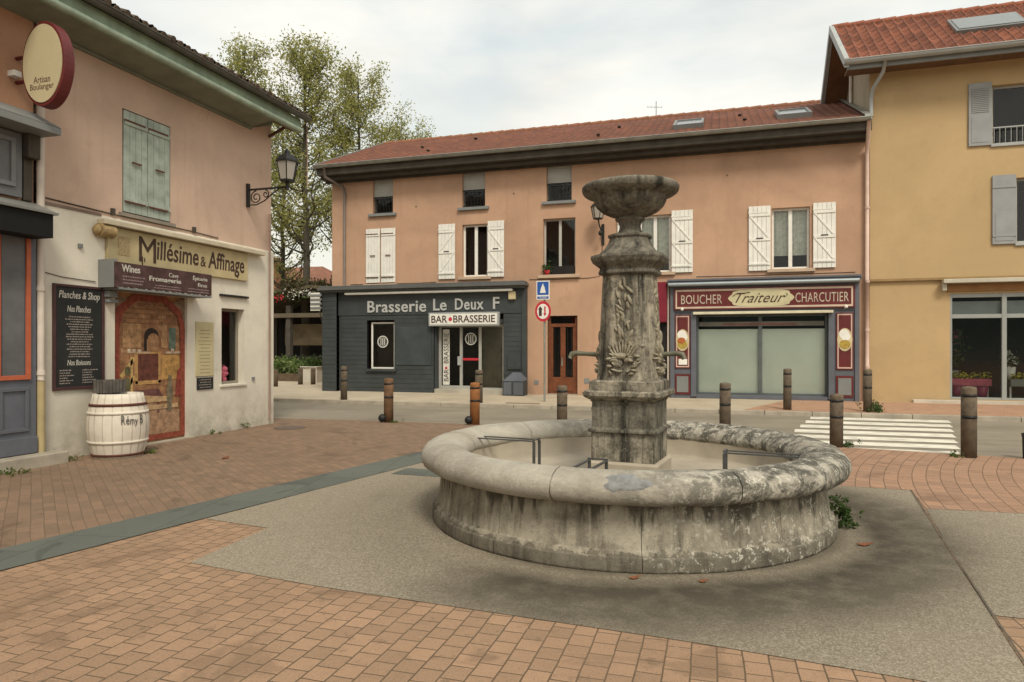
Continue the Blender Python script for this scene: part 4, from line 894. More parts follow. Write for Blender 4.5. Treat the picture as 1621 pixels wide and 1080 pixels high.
q = MB(); fbox(q, fr, 5.36, 12.3, 3.20, 3.30, .03, .22); fbox(q, fr, 5.36, 5.46, 3.02, 3.2, .03, .12); q.build('awning_cassette', mat('cream_grey_cassette', (.50, .47, .38), .5), ye, .01)
q = MB(); fbox(q, fr, 5.5, 12.3, 3.0, 3.18, -.04, .0); q.build('lintel', mat('brown_lintel', (.30, .16, .065), .8, .2), ye)
# things in the flower shop
for i, (x, lab) in enumerate(((5.95, 'raised trough of yellow flowers nearest the left edge of the flower shop window'), (7.25, 'second trough of yellow flowers inside the flower shop window, right of the mullion'))):
    t = thing('flower_trough', lab, 'flower trough', (x + .2, F + .55, .3), 'flower troughs in the shop window')
    q = MB(); q.box(x - .25, x + .65, F + .4, F + .75, .62, .80); q.build('trough', PINKP if i == 0 else GREYP2, t, .01)
    for a in (x - .2, x + .6): q = MB(); q.box(a - .02, a + .02, F + .55, F + .6, .3, .62); q.build('leg', WHITE, t)
    q = MB(); leafcards(q, [(x - .15 + k * .09, F + .57, .86) for k in range(9)], 260, .05, .035); q.build('flowers', YELF, t)
    q = MB(); leafcards(q, [(x - .15 + k * .09, F + .57, .82) for k in range(9)], 160, .05, .05); q.build('leaves', LEAFD, t)
for i, (x, lab) in enumerate(((5.80, 'plum coloured plastic bucket standing on the shop floor behind the left pane'), (6.35, 'plum coloured plastic bucket standing beside the trough leg behind the left pane'))):
    q = MB(); q.lathe([(0, 0), (.11, 0), (.15, .34), (.14, .34), (.10, .02), (0, .02)], (x, F + .34, .28), 14); tag(q.build('bucket', mat('plum_plastic', (.20, .03, .075), .4), None), lab, 'bucket', 'flower buckets')
t = thing('potted_plant', 'bushy flowering pot plant on a stand behind the left pane of the flower shop', 'plant', (5.85, F + .9, .3))
q = MB(); q.lathe([(0, 0), (.13, 0), (.17, .5), (0, .5)], (5.85, F + .9, .5), 12); q.build('pot', GREYP2, t)
q = MB(); leafcards(q, [(5.85, F + .9, 1.3), (5.9, F + .9, 1.7), (5.8, F + .9, 1.9)], 220, .14, .06); q.build('foliage', LEAFD, t)
q = MB(); leafcards(q, [(5.85, F + .85, 1.75), (5.92, F + .85, 1.95)], 60, .09, .045); q.build('blossom', mat('pink_petals', (.45, .16, .24), .7, .3, 30), t)
t = thing('potted_plant', 'white flowering pot plant behind the right pane of the flower shop', 'plant', (7.1, F + .8, .3))
q = MB(); q.lathe([(0, 0), (.1, 0), (.13, .4), (0, .4)], (7.12, F + .8, .7), 12); q.build('pot', WHITE, t)
q = MB(); leafcards(q, [(7.12, F + .8, 1.25)], 90, .1, .05); q.build('foliage', LEAFD, t)
q = MB(); leafcards(q, [(7.12, F + .75, 1.32)], 50, .1, .04); q.build('blossom', WHITE, t)

# ------------------------------------------------------------------ pink building on the left
W = -8.96; fl = FR_L(W)
pk = thing('pink_building', 'two storey building with faded pink upper wall, whitewashed shop floor and green painted eaves', 'building', (-12, 9.6, 0))
S, E_ = 7.10, 12.19
sh_h = (8.47, 9.45, 3.72, 5.36); wn_h = (10.66, 11.30, .90, 2.34)
q = MB(); wall(q, fl, S, E_, 3.60, 6.24, [sh_h], .12); q.add([(W, E_, 3.6), (-18, E_, 3.6), (-18, E_, 6.24), (W, E_, 6.24)], [(0, 1, 2, 3)][::1])
q.add([(-18, E_, 0), (-18, S, 0), (-18, S, 6.24), (-18, E_, 6.24)], [(0, 3, 2, 1)]); q.build('upper_wall', PINK, pk)
fl2 = FR_L(W + .035); q = MB(); wall(q, fl2, S, E_ + .03, -.02, 3.58, [(8.30, 9.80, -.02, 2.47), wn_h], .24)
q.add([(W + .035, S, 3.58), (W + .035, E_ + .03, 3.58), (W, E_, 3.60), (W, S, 3.60)], [(0, 1, 2, 3)]); q.add([(W + .035, E_ + .03, -.02), (-18, E_ + .03, -.02), (-18, E_ + .03, 3.58), (W + .035, E_ + .03, 3.58)], [(0, 1, 2, 3)]); q.build('lower_wall', WHITEW, pk)
q = MB(); q.box(W - .0, W + .05, S, 8.05, 3.58, 3.62); q.build('drip_ledge', mat('dark_ledge', (.20, .15, .12), .9), pk)
# eaves
q = MB(); q.add([(W, 4.1, 6.0), (W + .56, 4.1, 6.08), (W + .56, 11.54, 6.08), (W, 11.54, 6.0), (W, 4.1, 6.03), (W + .56, 4.1, 6.11), (W + .56, 11.54, 6.11), (W, 11.54, 6.03)], [(3, 2, 1, 0), (4, 5, 6, 7), (3, 7, 6, 2)])
q.box(W + .002, W + .04, 4.1, 11.53, 5.95, 5.998); q.box(W, W + .5, 11.545, 11.565, 6.0, 6.25); q.build('soffit', SOFF, pk)
q = MB(); q.box(W + .56, W + .60, 4.1, 12.35, 6.07, 6.36); q.build('fascia', FASC, pk)
q = MB(); q.cyl((W + .60, 4.1, 6.13), (W + .60, 12.36, 6.13), .055, n=10); q.build('fascia_moulding', mat('pale_green_paint', (.36, .45, .35), .65, .3, 4, 50, .2, streak=.2), pk)
q = MB(); q.box(W + .40, W + .55, 11.60, 12.35, 6.12, 6.30); q.tube([(W + .0, 12.12, 5.98), (W + .45, 12.22, 6.24)], .035, 5); q.build('rafter', mat('rafter_brown', (.14, .07, .04), .8), pk)
rq = tileroof(4.1, 12.62, W + .74, 6.42, -13.5, 8.0, .22, .30, .05, .03, 4, 2, axis='x').build('roof', TILE_C, pk)
tileroof(4.1, 12.62, -18.4, 6.4, -13.5, 8.0, .44, .60, .05, .03, 3, 2, axis='x').build('roof', TILE_C, pk)
q = MB(); 
y = 4.1
while y < 12.5: dz = random.uniform(-.012, .012); q.cyl((W + .77 + random.uniform(-.02, .02), y, 6.425 + dz), (W + .45, y + .01, 6.53 + dz), .05, .06, 8); y += .17
q.build('eave_tiles', mat('mossy_eave_tiles', (.10, .075, .055), .9, .4, 6), rq)
gutter(pk, (W + .69, 4.1, 6.40), (W + .69, 12.52, 6.40), .07, (1, 0, 0), mat('dark_zinc', (.10, .10, .085), .6, .3))
q = MB(); q.add([(W, E_, 6.24), (-18, E_, 6.24), (-13.5, E_, 7.85)], [(0, 1, 2)]); q.build('gable', PINK, pk)
q = MB(); q.tube([(W + .62, 12.55, 6.28), (W + .62, 12.55, 6.1), (W + .63, 12.55, 5.6), (W + .63, 12.55, 5.0)], .012, 5)
q.cyl((W + .07, 12.05, 0.1), (W + .07, 12.05, 4.1), .02, n=6); q.cyl((W + .07, 12.05, 4.0), (W + .07, 12.05, 4.35), .028, n=6); q.build('downpipe', mat('pink_brown_pipe', (.30, .21, .17), .7), pk)
shutter(pk, (fl[0] + Vector((-.05, 0, 0)), fl[1], fl[2], fl[3]), 8.49, 8.955, 3.74, 5.34, SAGE, '2'); shutter(pk, (fl[0] + Vector((-.05, 0, 0)), fl[1], fl[2], fl[3]), 8.965, 9.43, 3.74, 5.34, SAGE, '2')
q = MB(); fbox(q, fl, 8.40, 9.52, 3.66, 3.715, -.05, .05); q.build('sill', mat('grey_sill', (.25, .22, .18), .9), pk)
wq = window(pk, fl2, 10.66, 11.30, .90, 2.34, -.14, mat('grey_wood_frame', (.26, .23, .18), .7), 1, .05, sill=(WHITEW, .05, .03, .05), back=mat('beige_room', (.14, .12, .095), .9))
q = MB(); fbox(q, fl2, 10.60, 11.38, 2.56, 2.60, 0, .05); q.build('window_rail', BLACK, pk)
wr = thing('pink_bundle', 'pink and red cloth bundle lying inside the whitewashed shop window', 'cloth', (W - .16, 10.85, .95))
q = MB(); 
for k in range(9): q.ell((W - .17 + random.uniform(-.03, .03), 10.74 + random.uniform(0, .3), .98 + random.uniform(0, .24)), (.05, random.uniform(.06, .1), random.uniform(.05, .09)))
q.build('cloth', PINKP, wr)
# painted cellar scene on the closed doorway
mu = thing('painted_door_panel', 'brown painted door panel showing a stone cellar with arch, fireplace and barrels', 'painted panel', (W, 9.05, 0))
fm_ = FR_L(W - .04)
MUR = brick('painted_masonry', (.33, .175, .082), (.25, .125, .058), (.13, .06, .035), .30, .11, 0, .008, dirt=.5)
def mural_map(m):
    t = m.node_tree; mpn = [x for x in t.nodes if x.type == 'MAPPING']
    for x in mpn: x.inputs['Rotation'].default_value = (R(90), 0, R(90))
q = MB(); fbox(q, fm_, 8.30, 9.80, .03, 2.47, -.05, .0)
mb_ = mat('painted_ochre_wall', (.33, .18, .085), .7, .5, 3.5, 40, .03, col2=(.17, .075, .04)); q.build('panel', mb_, mu)
def mp_(name, polys, m, d):
    q = MB()
    for p in polys: q.prism([(8.30 + a * 1.50, .03 + b * 2.44) for a, b in p], fm_, d - .002, d)
    return q.build(name, m, mu)
def rc(a, b, c, d): return [(a, c), (b, c), (b, d), (a, d)]
cm = lambda nm, c, v=.6: mat(nm, c, .75, v, 14, 30, .02, col2=sc(c, .55))
for mi_, tone in enumerate(((.33, .175, .085), (.27, .14, .068), (.37, .21, .11), (.22, .11, .055))):
    rnd_ = random.Random(40 + mi_); pl_ = []
    for row in range(17):
        z_ = .30 + row * .038; x_ = .10 + rnd_.uniform(0, .03)
        while x_ < .90:
            w_ = rnd_.uniform(.05, .12)
            if rnd_.random() < .2: pl_.append([(x_ + rnd_.uniform(0, .006), z_ + rnd_.uniform(.002, .006)), (min(x_ + w_ - .006, .93), z_ + rnd_.uniform(.002, .006)), (min(x_ + w_ - .006, .93), z_ + .032), (x_ + .002, z_ + rnd_.uniform(.028, .034))])
            x_ += w_
    mp_('painted_blocks', pl_, cm('painted_block_tone_%d' % mi_, tone), .0035 + mi_ * .0006)
mp_('painted_courses', [rc(.1, .93, .80 + k * .032, .807 + k * .032) for k in range(5)], cm('painted_shade', (.20, .095, .05)), .004)
mp_('painted_wall', [rc(.14, .38, .64, .80), rc(.66, .74, .64, .80)], cm('painted_light_stone', (.40, .235, .115)), .0065)
mp_('painted_floor', [[(.12, .05), (.93, .05), (.93, .20), (.5, .27), (.30, .22)]], cm('painted_floor_tan', (.36, .22, .13)), .004)
mp_('painted_fireplace', [rc(.33, .62, .42, .60)], cm('painted_hearth', (.13, .045, .03)), .006)
mp_('painted_mantel', [rc(.30, .65, .60, .615), rc(.29, .335, .40, .60), rc(.615, .65, .40, .60), rc(.30, .65, .395, .42)], cm('painted_beam', (.45, .26, .10)), .008)
ap = [(.42, .62), (.62, .62), (.62, .72)] + [(.52 + .10 * math.cos(a), .72 + .055 * math.sin(a)) for a in [i * math.pi / 8 for i in range(9)]] + [(.42, .72)]
mp_('painted_arch', [ap], cm('painted_arch_dark', (.03, .02, .015)), .006)
ap2 = [(.455, .62), (.62, .62), (.62, .70)] + [(.545 + .075 * math.cos(a), .70 + .04 * math.sin(a)) for a in [i * math.pi / 8 for i in range(9)]] + [(.455, .70)]
mp_('painted_arch', [ap2], cm('painted_arch_brown', (.36, .20, .10)), .009)
mp_('painted_window', [rc(.77, .87, .63, .78)], cm('painted_green_shutter', (.12, .17, .13)), .006)
mp_('painted_shelf', [rc(.72, .95, .60, .615), rc(.2, .5, .605, .615)], cm('painted_shelf_pale', (.48, .36, .24)), .009)
mp_('painted_cupboard', [rc(.66, .93, .42, .59)], cm('painted_ochre', (.42, .24, .08)), .006)
mp_('painted_rack', [[(.10, .46), (.14, .44), (.30, .56), (.28, .58)], [(.14, .36), (.18, .34), (.30, .44), (.28, .46)], rc(.24, .27, .34, .58)], cm('painted_rack_yellow', (.50, .34, .13)), .006)
mp_('painted_table', [[(.30, .36), (.62, .36), (.68, .31), (.26, .31)], rc(.33, .36, .20, .31), rc(.60, .63, .20, .31)], cm('painted_table_dark', (.14, .06, .05)), .010)
mp_('painted_stairs', [[(.42, .27), (.75, .27), (.80, .30), (.42, .32)], rc(.38, .9, .22, .25)], cm('painted_steps', (.45, .30, .16)), .013)
mp_('painted_barrel', [[(.28 + .13 * math.cos(a), .17 + .085 * math.sin(a)) for a in [i * math.pi / 8 for i in range(16)]]], cm('painted_barrel_dark', (.03, .032, .03)), .016)
mp_('painted_barrel', [[(.19 + .05 * math.cos(a), .40 + .05 * math.sin(a)) for a in [i * math.pi / 6 for i in range(12)]], [(.20 + .04 * math.cos(a), .49 + .03 * math.sin(a)) for a in [i * math.pi / 6 for i in range(12)]]], cm('painted_green_dark', (.12, .11, .05)), .009)
mp_('painted_figure', [[(.74, .20), (.80, .20), (.82, .33), (.80, .45), (.76, .45), (.73, .33)]], cm('painted_figure_grey', (.17, .14, .09)), .016)
mp_('painted_curtain', [[(.86, .30), (.94, .30), (.94, .50), (.89, .48)]], cm('painted_red', (.24, .05, .035)), .012)
mp_('painted_jugs', [rc(.20, .235, .615, .635), rc(.26, .30, .615, .63), rc(.33, .38, .615, .63), rc(.80, .84, .615, .635)], cm('painted_white', (.52, .44, .33)), .012)
rb = cm('painted_red_border', (.27, .065, .038), .3)
arch_o = [(0, .015), (1, .015), (1, .78), (.95, .90), (.82, .955), (.72, .995), (.28, .995), (.18, .955), (.05, .90), (0, .78)]
arch_i = [(.09, .05), (.93, .05), (.93, .76), (.89, .86), (.78, .91), (.68, .95), (.32, .95), (.22, .91), (.13, .86), (.09, .76)]
n_ = len(arch_o); mp_('painted_border', [[arch_i[i], arch_o[i], arch_o[(i + 1) % n_], arch_i[(i + 1) % n_]] for i in range(n_)], rb, .022)
mp_('painted_spandrel', [[(0, .78), (.05, .90), (.18, .955), (0, 1)], [(1, .78), (1, 1), (.82, .955), (.95, .90)]], cm('painted_grey_stone', (.24, .17, .11)), .020)
q = MB(); fbox(q, fm_, 8.22, 9.90, -.03, .03, -.05, .15); q.build('doorstep', KERB, pk)
# shop sign
sg = thing('shop_sign', 'long cream fascia board with dark gothic lettering on the whitewashed wall', 'sign', (W, 9.6, 2.8))
fs_ = FR_L(W + .035)
q = MB(); fbox(q, fs_, 8.12, 11.33, 2.90, 3.44, 0, .06); q.build('board', mat('cream_sign_board', (.50, .415, .235), .65, .22, 2.2), sg, .006)
q = MB(); fbox(q, fs_, 7.98, 11.75, 3.45, 3.53, 0, .16); q.build('hood', mat('cream_wood_hood', (.55, .49, .36), .7, .2), sg, .01)
q = MB(); q.cyl((W + .10, 7.95, 3.36), (W + .10, 8.20, 3.36), .10, n=12); q.ell((W + .10, 7.93, 3.36), (.08, .05, .08)); q.build('scroll_end', mat('ochre_scroll', (.40, .29, .14), .8, .4, 20), sg)
q = MB()
text_into(q, 'M', fs_, 8.70, 2.98, .34, .40, .06, .006, shear=.0); text_into(q, 'illésime', fs_, 9.06, 3.05, .94, .31, .06, .006, shear=.08, bold=.012); text_into(q, '&', fs_, 10.05, 3.05, .13, .18, .06, .006); text_into(q, 'Affinage', fs_, 10.24, 2.95, .98, .40, .06, .006, shear=.08, bold=.012)
for u, a_, b_ in ((8.755, 2.905, 3.06), (8.80, 2.98, 3.04), (9.02, 2.99, 3.06), (11.02, 2.93, 3.0)): fbox(q, fs_, u, u + .016, a_, b_, .06, .067)
q.build('lettering', LETD, sg)
q = MB(); fbox(q, fs_, 8.30, 8.52, 3.03, 3.32, .06, .064); q.build('emblem', mat('faded_brown_print', (.38, .29, .16), .8, .4, 30), sg)
def scribbles(mb, fr_, u0, u1, v0, v1, rows, d, wmin=.5, cen=True, h=.45):
    rh = (v1 - v0) / rows
    for r_ in range(rows):
        w_ = (u1 - u0) * random.uniform(wmin, 1); a = (u0 + u1) / 2 - w_ / 2 if cen else u0; z = v1 - (r_ + .75) * rh; x = a
        while x < a + w_ - .01:
            l_ = random.uniform(.012, .045); mb.prism([(x, z), (min(x + l_, a + w_), z + random.uniform(-.002, .002)), (min(x + l_, a + w_), z + rh * h * random.uniform(.7, 1.1)), (x, z + rh * h * random.uniform(.7, 1.1))], fr_, d, d + .002); x += l_ + random.uniform(.006, .014)
# projecting plum board
pb_ = thing('awning_board', 'dark plum board with white handwriting projecting above the painted door', 'sign', (W, 9, 2.5))
q = MB(); q.box(W + .036, W + .34, 8.00, 8.06, 2.50, 2.92); q.box(W + .036, W + .40, 8.06, 9.98, 2.47, 2.50); q.build('side_box', GREYP2, pb_)
fp = FR_L(W + .34)
q = MB(); 
poly = [(8.0, 2.88)] + [(8.0 + 2.0 * k / 40, 2.50 + .016 * abs(math.sin(k * .95)) + .008 * math.sin(k * 2.7)) for k in range(41)] + [(10.0, 2.88)]
q.prism(poly, fp, 0, .04); q.build('board', mat('plum_grain', (.085, .045, .042), .6, .5, 5, streak=.8), pb_, .004)
q = MB(); text_into(q, 'Wines', fp, 8.10, 2.74, .34, .11, .04, .004, bold=.02); text_into(q, 'Cave', fp, 9.02, 2.745, .20, .07, .04, .004); text_into(q, 'Fromagerie', fp, 8.62, 2.63, .66, .10, .04, .004, bold=.02); text_into(q, 'Épicerie', fp, 9.55, 2.73, .34, .10, .04, .004, bold=.01); text_into(q, 'fine', fp, 9.66, 2.64, .22, .07, .04, .004); q.build('lettering', CHALK, pb_)
q = MB(); scribbles(q, fp, 8.12, 8.55, 2.55, 2.70, 3, .04, .7, False); scribbles(q, fp, 8.70, 9.3, 2.53, 2.61, 2, .04, .7); scribbles(q, fp, 9.42, 9.95, 2.53, 2.62, 2, .04, .8); q.build('small_writing', mat('mauve_chalk', (.26, .19, .19), .8), pb_)
q = MB(); fbox(q, fs_, 8.10, 8.28, 2.28, 2.33, 0, .10); fbox(q, fs_, 8.08, 8.24, 2.36, 2.46, 0, .12); q.build('corbel', GREYP2, pb_, .01)
# boards with menus
bb = thing('menu_blackboard', 'tall blackboard menu in a dark red frame on the whitewashed wall', 'menu board', (W, 7.7, 1.0))
q = MB(); fbox(q, fs_, 7.29, 8.06, 1.03, 2.47, 0, .02); q.build('board', BOARD, bb)
q = MB(); 
for a, b, c, d in ((7.26, 7.30, .99, 2.50), (8.05, 8.09, .99, 2.50), (7.30, 8.05, .99, 1.035), (7.30, 8.05, 2.465, 2.50)): fbox(q, fs_, a, b, c, d, 0, .035)
q.build('frame', PLUM, bb, .004)
q = MB(); text_into(q, 'Planches & Shop', fs_, 7.35, 2.27, .66, .14, .02, .003, shear=.2); text_into(q, 'Nos Planches', fs_, 7.48, 2.11, .38, .09, .02, .003, shear=.2); text_into(q, 'Nos Boissons', fs_, 7.48, 1.34, .38, .08, .02, .003, shear=.2); q.build('chalk_headings', CHALK, bb)
q = MB(); scribbles(q, fs_, 7.44, 7.92, 1.45, 2.06, 17, .02); scribbles(q, fs_, 7.36, 7.60, 1.07, 1.29, 6, .02, .5, False); scribbles(q, fs_, 7.72, 7.98, 1.07, 1.29, 6, .02, .5, False); q.build('chalk_lines', CHALKR, bb)
mn = thing('menu_board', 'cream paper menu with a small black notice below it, right of the painted door', 'menu board', (W, 10.15, 1))
q = MB(); fbox(q, fs_, 9.99, 10.43, 1.08, 2.06, 0, .02); q.build('paper', mat('cream_paper', (.50, .44, .26), .8, .15), mn, .003)
q = MB(); scribbles(q, fs_, 10.04, 10.38, 1.12, 1.95, 13, .02, .6, h=.22); q.build('printed_lines', mat('faded_brown_ink', (.27, .22, .11), .8), mn)
q = MB(); fbox(q, fs_, 10.02, 10.42, .84, 1.05, 0, .02); q.build('notice', BOARD, mn)
q = MB(); scribbles(q, fs_, 10.06, 10.38, .86, 1.04, 4, .02, .8, h=.35); q.build('notice_lines', CHALKR, mn)

cable(pk, [(W + .012, 7.15, 3.68), (W + .012, 8.3, 3.655), (W + .012, 9.9, 3.66), (W + .012, 10.6, 3.64)], .009)
for y in (8.25, 9.95): q = MB(); q.box(W, W + .05, y, y + .05, 3.64, 3.74); q.build('bracket', DARKW, pk)
cable(pk, [(W + .045, 7.95, 2.58), (W + .045, 7.4, 2.60), (W + .045, 7.15, 2.64)], .006)
for y, z in ((11.52, .95), (7.66, 3.05)): q = MB(); q.box(W + .03, W + .07, y, y + .06, z, z + .06); q.build('wall_fitting', GREYP2, pk)
# barrel with a slatted crate on top
ba = thing('wine_barrel', 'white painted wooden barrel with dark hoops beside the painted door', 'barrel', (-8.43, 7.90, 0))
BH = .93
prof = [(0, .015), (.30, .015), (.315, .0), (.325, .0)] + [(.325 + .085 * math.sin(math.pi * k / 12), .93 * k / 12) for k in range(1, 12)] + [(.325, BH), (.305, BH), (.30, BH - .03), (0, BH - .03)]
q = MB(); nst = 20
for i in range(nst): q.lathe([(r - (.003 if 3 < k < 15 else 0), z) for k, (r, z) in enumerate(prof)], (0, 0, 0), 3, 2 * math.pi * i / nst + .012, 2 * math.pi * (i + 1) / nst - .012, True)
q.lathe([(r - .012 if r > .1 else r, z) for r, z in prof], n=48); q.build('staves', BARRELM, ba, local=True)
def brr(z): return .325 + .085 * math.sin(math.pi * z / .93)
for z, m in ((.055, RUST), (.775, RUST), (.24, BARRELM), (.66, BARRELM)):
    q = MB(); h = .018 if m is RUST else .02; q.lathe([(brr(z - h) - .002, z - h), (brr(z - h) + .006, z - h), (brr(z + h) + .006, z + h), (brr(z + h) - .002, z + h)], n=48); q.build('hoop', m, ba, local=True)
q = MB(); s_ = 'Rémy B'; wv = [.062, .05, .07, .05, .03, .055]
ang = math.atan2(-7.9 - 0, 8.43) + .07
for i, ch in enumerate(s_):
    if ch == ' ': ang += wv[i] / .41; continue
    a = ang + wv[i] / .41 / 2; rr = .412; n_ = Vector((math.cos(a), math.sin(a), 0)); X_ = Vector((-math.sin(a), math.cos(a), 0))
    hz = .13 if ch in 'RB' else (.12 if ch == 'é' else (.10 if ch == 'y' else .075))
    z0_ = .50 if ch != 'y' else .465
    text_into(q, ch, (n_ * rr - X_ * wv[i] * .42 + Vector((0, 0, z0_)), X_, Vector((0, 0, 1)), n_), 0, 0, wv[i] * .85, hz, 0, .004); ang += wv[i] / .41
q.build('lettering', mat('grey_black_lettering', (.10, .09, .085), .7), ba, local=True)
q = MB(); q.lathe([(0, .0), (.40, .0), (.40, -.0), (.38, .03), (0, .03)], n=24)
cr_ = thing('slatted_crate', 'small grey slatted wooden crate standing on top of the white barrel', 'crate', (-8.62, 7.93, BH))
q = MB(); 
for k in range(6): 
    y = -.17 + k * .06; q.box(.10, .115, y, y + .045, 0, .19); q.box(-.13, -.115, y, y + .045, 0, .19)
for k in range(4):
    x = -.11 + k * .057; q.box(x, x + .042, -.18, -.166, 0, .19); q.box(x, x + .042, .176, .19, 0, .19)
q.build('slats', mat('grey_crate_wood', (.13, .115, .10), .85, .4, 9), cr_, .002, local=True)
q = MB(); q.box(-.113, .098, -.164, .174, 0, .015); q.build('base', OLDWOOD, cr_, local=True)

# ------------------------------------------------------------------ bakery on the far left
bk = thing('bakery_building', 'salmon plastered building with blue grey bakery front and orange trimmed panel at the left edge', 'building', (-12, 3, 0))
B = -8.90; fb = FR_L(B)
q = MB(); wall(q, fb, -4, 6.97, 0, 9.2, [], .1); q.add([(B, 6.97, 0), (-18, 6.97, 0), (-18, 6.97, 9.2), (B, 6.97, 9.2)], [(0, 1, 2, 3)]); q.add([(B, -4, 0), (-18, -4, 0), (-18, -4, 9.2), (B, -4, 9.2)], [(0, 3, 2, 1)]); q.add([(B, -4, 9.2), (B, 6.97, 9.2), (-18, 6.97, 9.2), (-18, -4, 9.2)], [(0, 1, 2, 3)]); q.build('wall', PINK2, bk)
q = MB(); fbox(q, fb, -4, 7.0, 4.44, 4.53, 0, .46); q.add([(B, -4, 4.78), (B + .46, -4, 4.535), (B + .46, 7.0, 4.535), (B, 7.0, 4.78), (B, 7.0, 4.535), (B, -4, 4.535)], [(0, 1, 2, 3), (2, 4, 3)]); q.build('ledge', GREYP2, bk)
q = MB(); fbox(q, fb, 6.78, 6.95, 4.12, 4.44, .0, .16); fbox(q, fb, 6.80, 6.93, 3.56, 4.12, .0, .05); q.build('bracket', DARKW, bk, .01)
q = MB(); fbox(q, fb, 5.2, 6.76, 3.58, 4.42, 0, .07); q.build('upper_panel', LGREY if False else mat('upper_grey_panel', (.155, .16, .165), .55, .15), bk)
q = MB()
for a, b in ((5.30, 5.95), (6.05, 6.66)):
    for p in ((a, b, 3.70, 3.76), (a, b, 4.28, 4.34), (a, a + .06, 3.76, 4.28), (b - .06, b, 3.76, 4.28)): fbox(q, fb, *p, .07, .10)
q.build('upper_panel', mat('panel_moulding', (.19, .195, .20), .55, .15), bk, .006)
q = MB(); q.add([(B, -4, 3.56), (B, 7.0, 3.56), (B + .40, 7.0, 3.40), (B + .40, -4, 3.40)], [(3, 2, 1, 0)]); fbox(q, fb, -4, 7.0, 3.37, 3.40, .0, .42); q.build('awning_cover', mat('awning_trim', (.20, .20, .18), .5), bk)
q = MB(); fbox(q, fb, -4, 6.95, 3.06, 3.37, .0, .38); q.build('awning', mat('black_canvas', (.008, .008, .008), .8, .2), bk)
q = MB(); fbox(q, fb, -4, 6.97, .18, 3.06, .0, .05); q.build('bakery_shopfront', mat('blue_grey_front', (.125, .135, .16), .55, .18), bk)
q = MB()
for a, b, c, d in ((6.42, 6.88, 1.17, 1.23), (6.42, 6.48, 1.23, 3.05), (6.82, 6.88, 1.23, 3.05)): fbox(q, fb, a, b, c, d, .05, .08)
q.build('orange_trim', ORANGEP, bk, .004)
for k in range(4):
    y0_ = 4.3 - k * 2.1; fk = window(bk, (fb[0] + Vector((.24, 0, 0)), fb[1], fb[2], fb[3]), y0_, y0_ + 1.75, .62, 2.9, -.14, BLGREY, 2, .07, name='shop_window', back=DKINT)
    q = MB(); fbox(q, fb, y0_ - .06, y0_ + 1.81, .56, .62, .05, .10); fbox(q, fb, y0_ - .06, y0_, .62, 2.96, .05, .09); fbox(q, fb, y0_ + 1.75, y0_ + 1.81, .62, 2.96, .05, .09); q.build('orange_trim', ORANGEP, bk)
for y0_ in (4.6, 1.8, -1.0):
    window(bk, (fb[0] + Vector((.16, 0, 0)), fb[1], fb[2], fb[3]), y0_, y0_ + .95, 5.5, 7.0, -.12, WHITE, 2, .06, back=DKINT)
    shutter(bk, fb, y0_ - .52, y0_ - .03, 5.48, 7.02, SAGE, '2'); shutter(bk, fb, y0_ + .98, y0_ + 1.47, 5.48, 7.02, SAGE, '2')
q = MB(); fbox(q, fb, 6.50, 6.80, 1.23, 3.04, .05, .058); q.build('tinted_panel', mat('grey_violet_panel', (.14, .145, .15), .35, .35, 1.5), bk)
q = MB()
for p in ((6.46, 6.86, .48, .53), (6.46, 6.86, 1.02, 1.07), (6.46, 6.51, .53, 1.02), (6.81, 6.86, .53, 1.02)): fbox(q, fb, *p, .05, .075)
fbox(q, fb, 6.30, 6.97, .18, .40, .05, .08); q.build('plinth_panel', BLGREY, bk, .005)
q = MB(); fbox(q, fb, -4, 7.25, -.02, .17, -.02, .30); q.build('doorstep', KERB, bk, .015)
q = MB(); q.cyl((W + .09, 7.05, 1.15), (W + .09, 7.05, 9), .05, n=8); 
for z in (1.25, 2.4, 4.6): q.cyl((W + .09, 7.05, z - .03), (W + .09, 7.05, z + .03), .062, n=8)
q.build('downpipe', PIPEW, bk)
q = MB(); q.cyl((W + .09, 7.05, .1), (W + .09, 7.05, 1.14), .055, n=8); q.build('downpipe', mat('yellowed_pipe', (.42, .34, .18), .7), bk)
ov = thing('oval_sign', 'oval cream projecting bakery sign with a dark red rim high on the left wall', 'sign', (-8.40, 6.72, 5.27))
fo = (Vector((-8.34, 6.66, 5.26)), Vector((1, 0, 0)), Vector((0, 0, 1)), Vector((0, -1, 0)))
q = MB(); disc(q, fo, 0, 0, .55, -.15, 0, 44, .66); q.build('rim', BURG, ov, .008)
q = MB(); disc(q, fo, 0, 0, .505, 0.0, .012, 44, .655); q.build('face', mat('cream_face', (.50, .435, .27), .5, .08, 2), ov)
q = MB(); text_into(q, 'Artisan', fo, -.14, -.25, .28, .085, .012, .003); text_into(q, 'Boulanger', fo, -.20, -.36, .40, .10, .012, .003); q.build('lettering', mat('brown_print', (.14, .08, .06), .7), ov)
q = MB()
for z in (.16, -.16): q.cyl((-8.9, 6.74, 5.26 + z), (-8.70, 6.74, 5.26 + z), .025, n=6)
q.build('bracket', BURG, ov)
q = MB(); fbox(q, fb, 6.62, 6.72, 5.15, 5.22, 0, .12); tag(q.build('sign_light', WHITE, None), 'tiny white fitting on the salmon wall beneath the oval bakery sign', 'light')

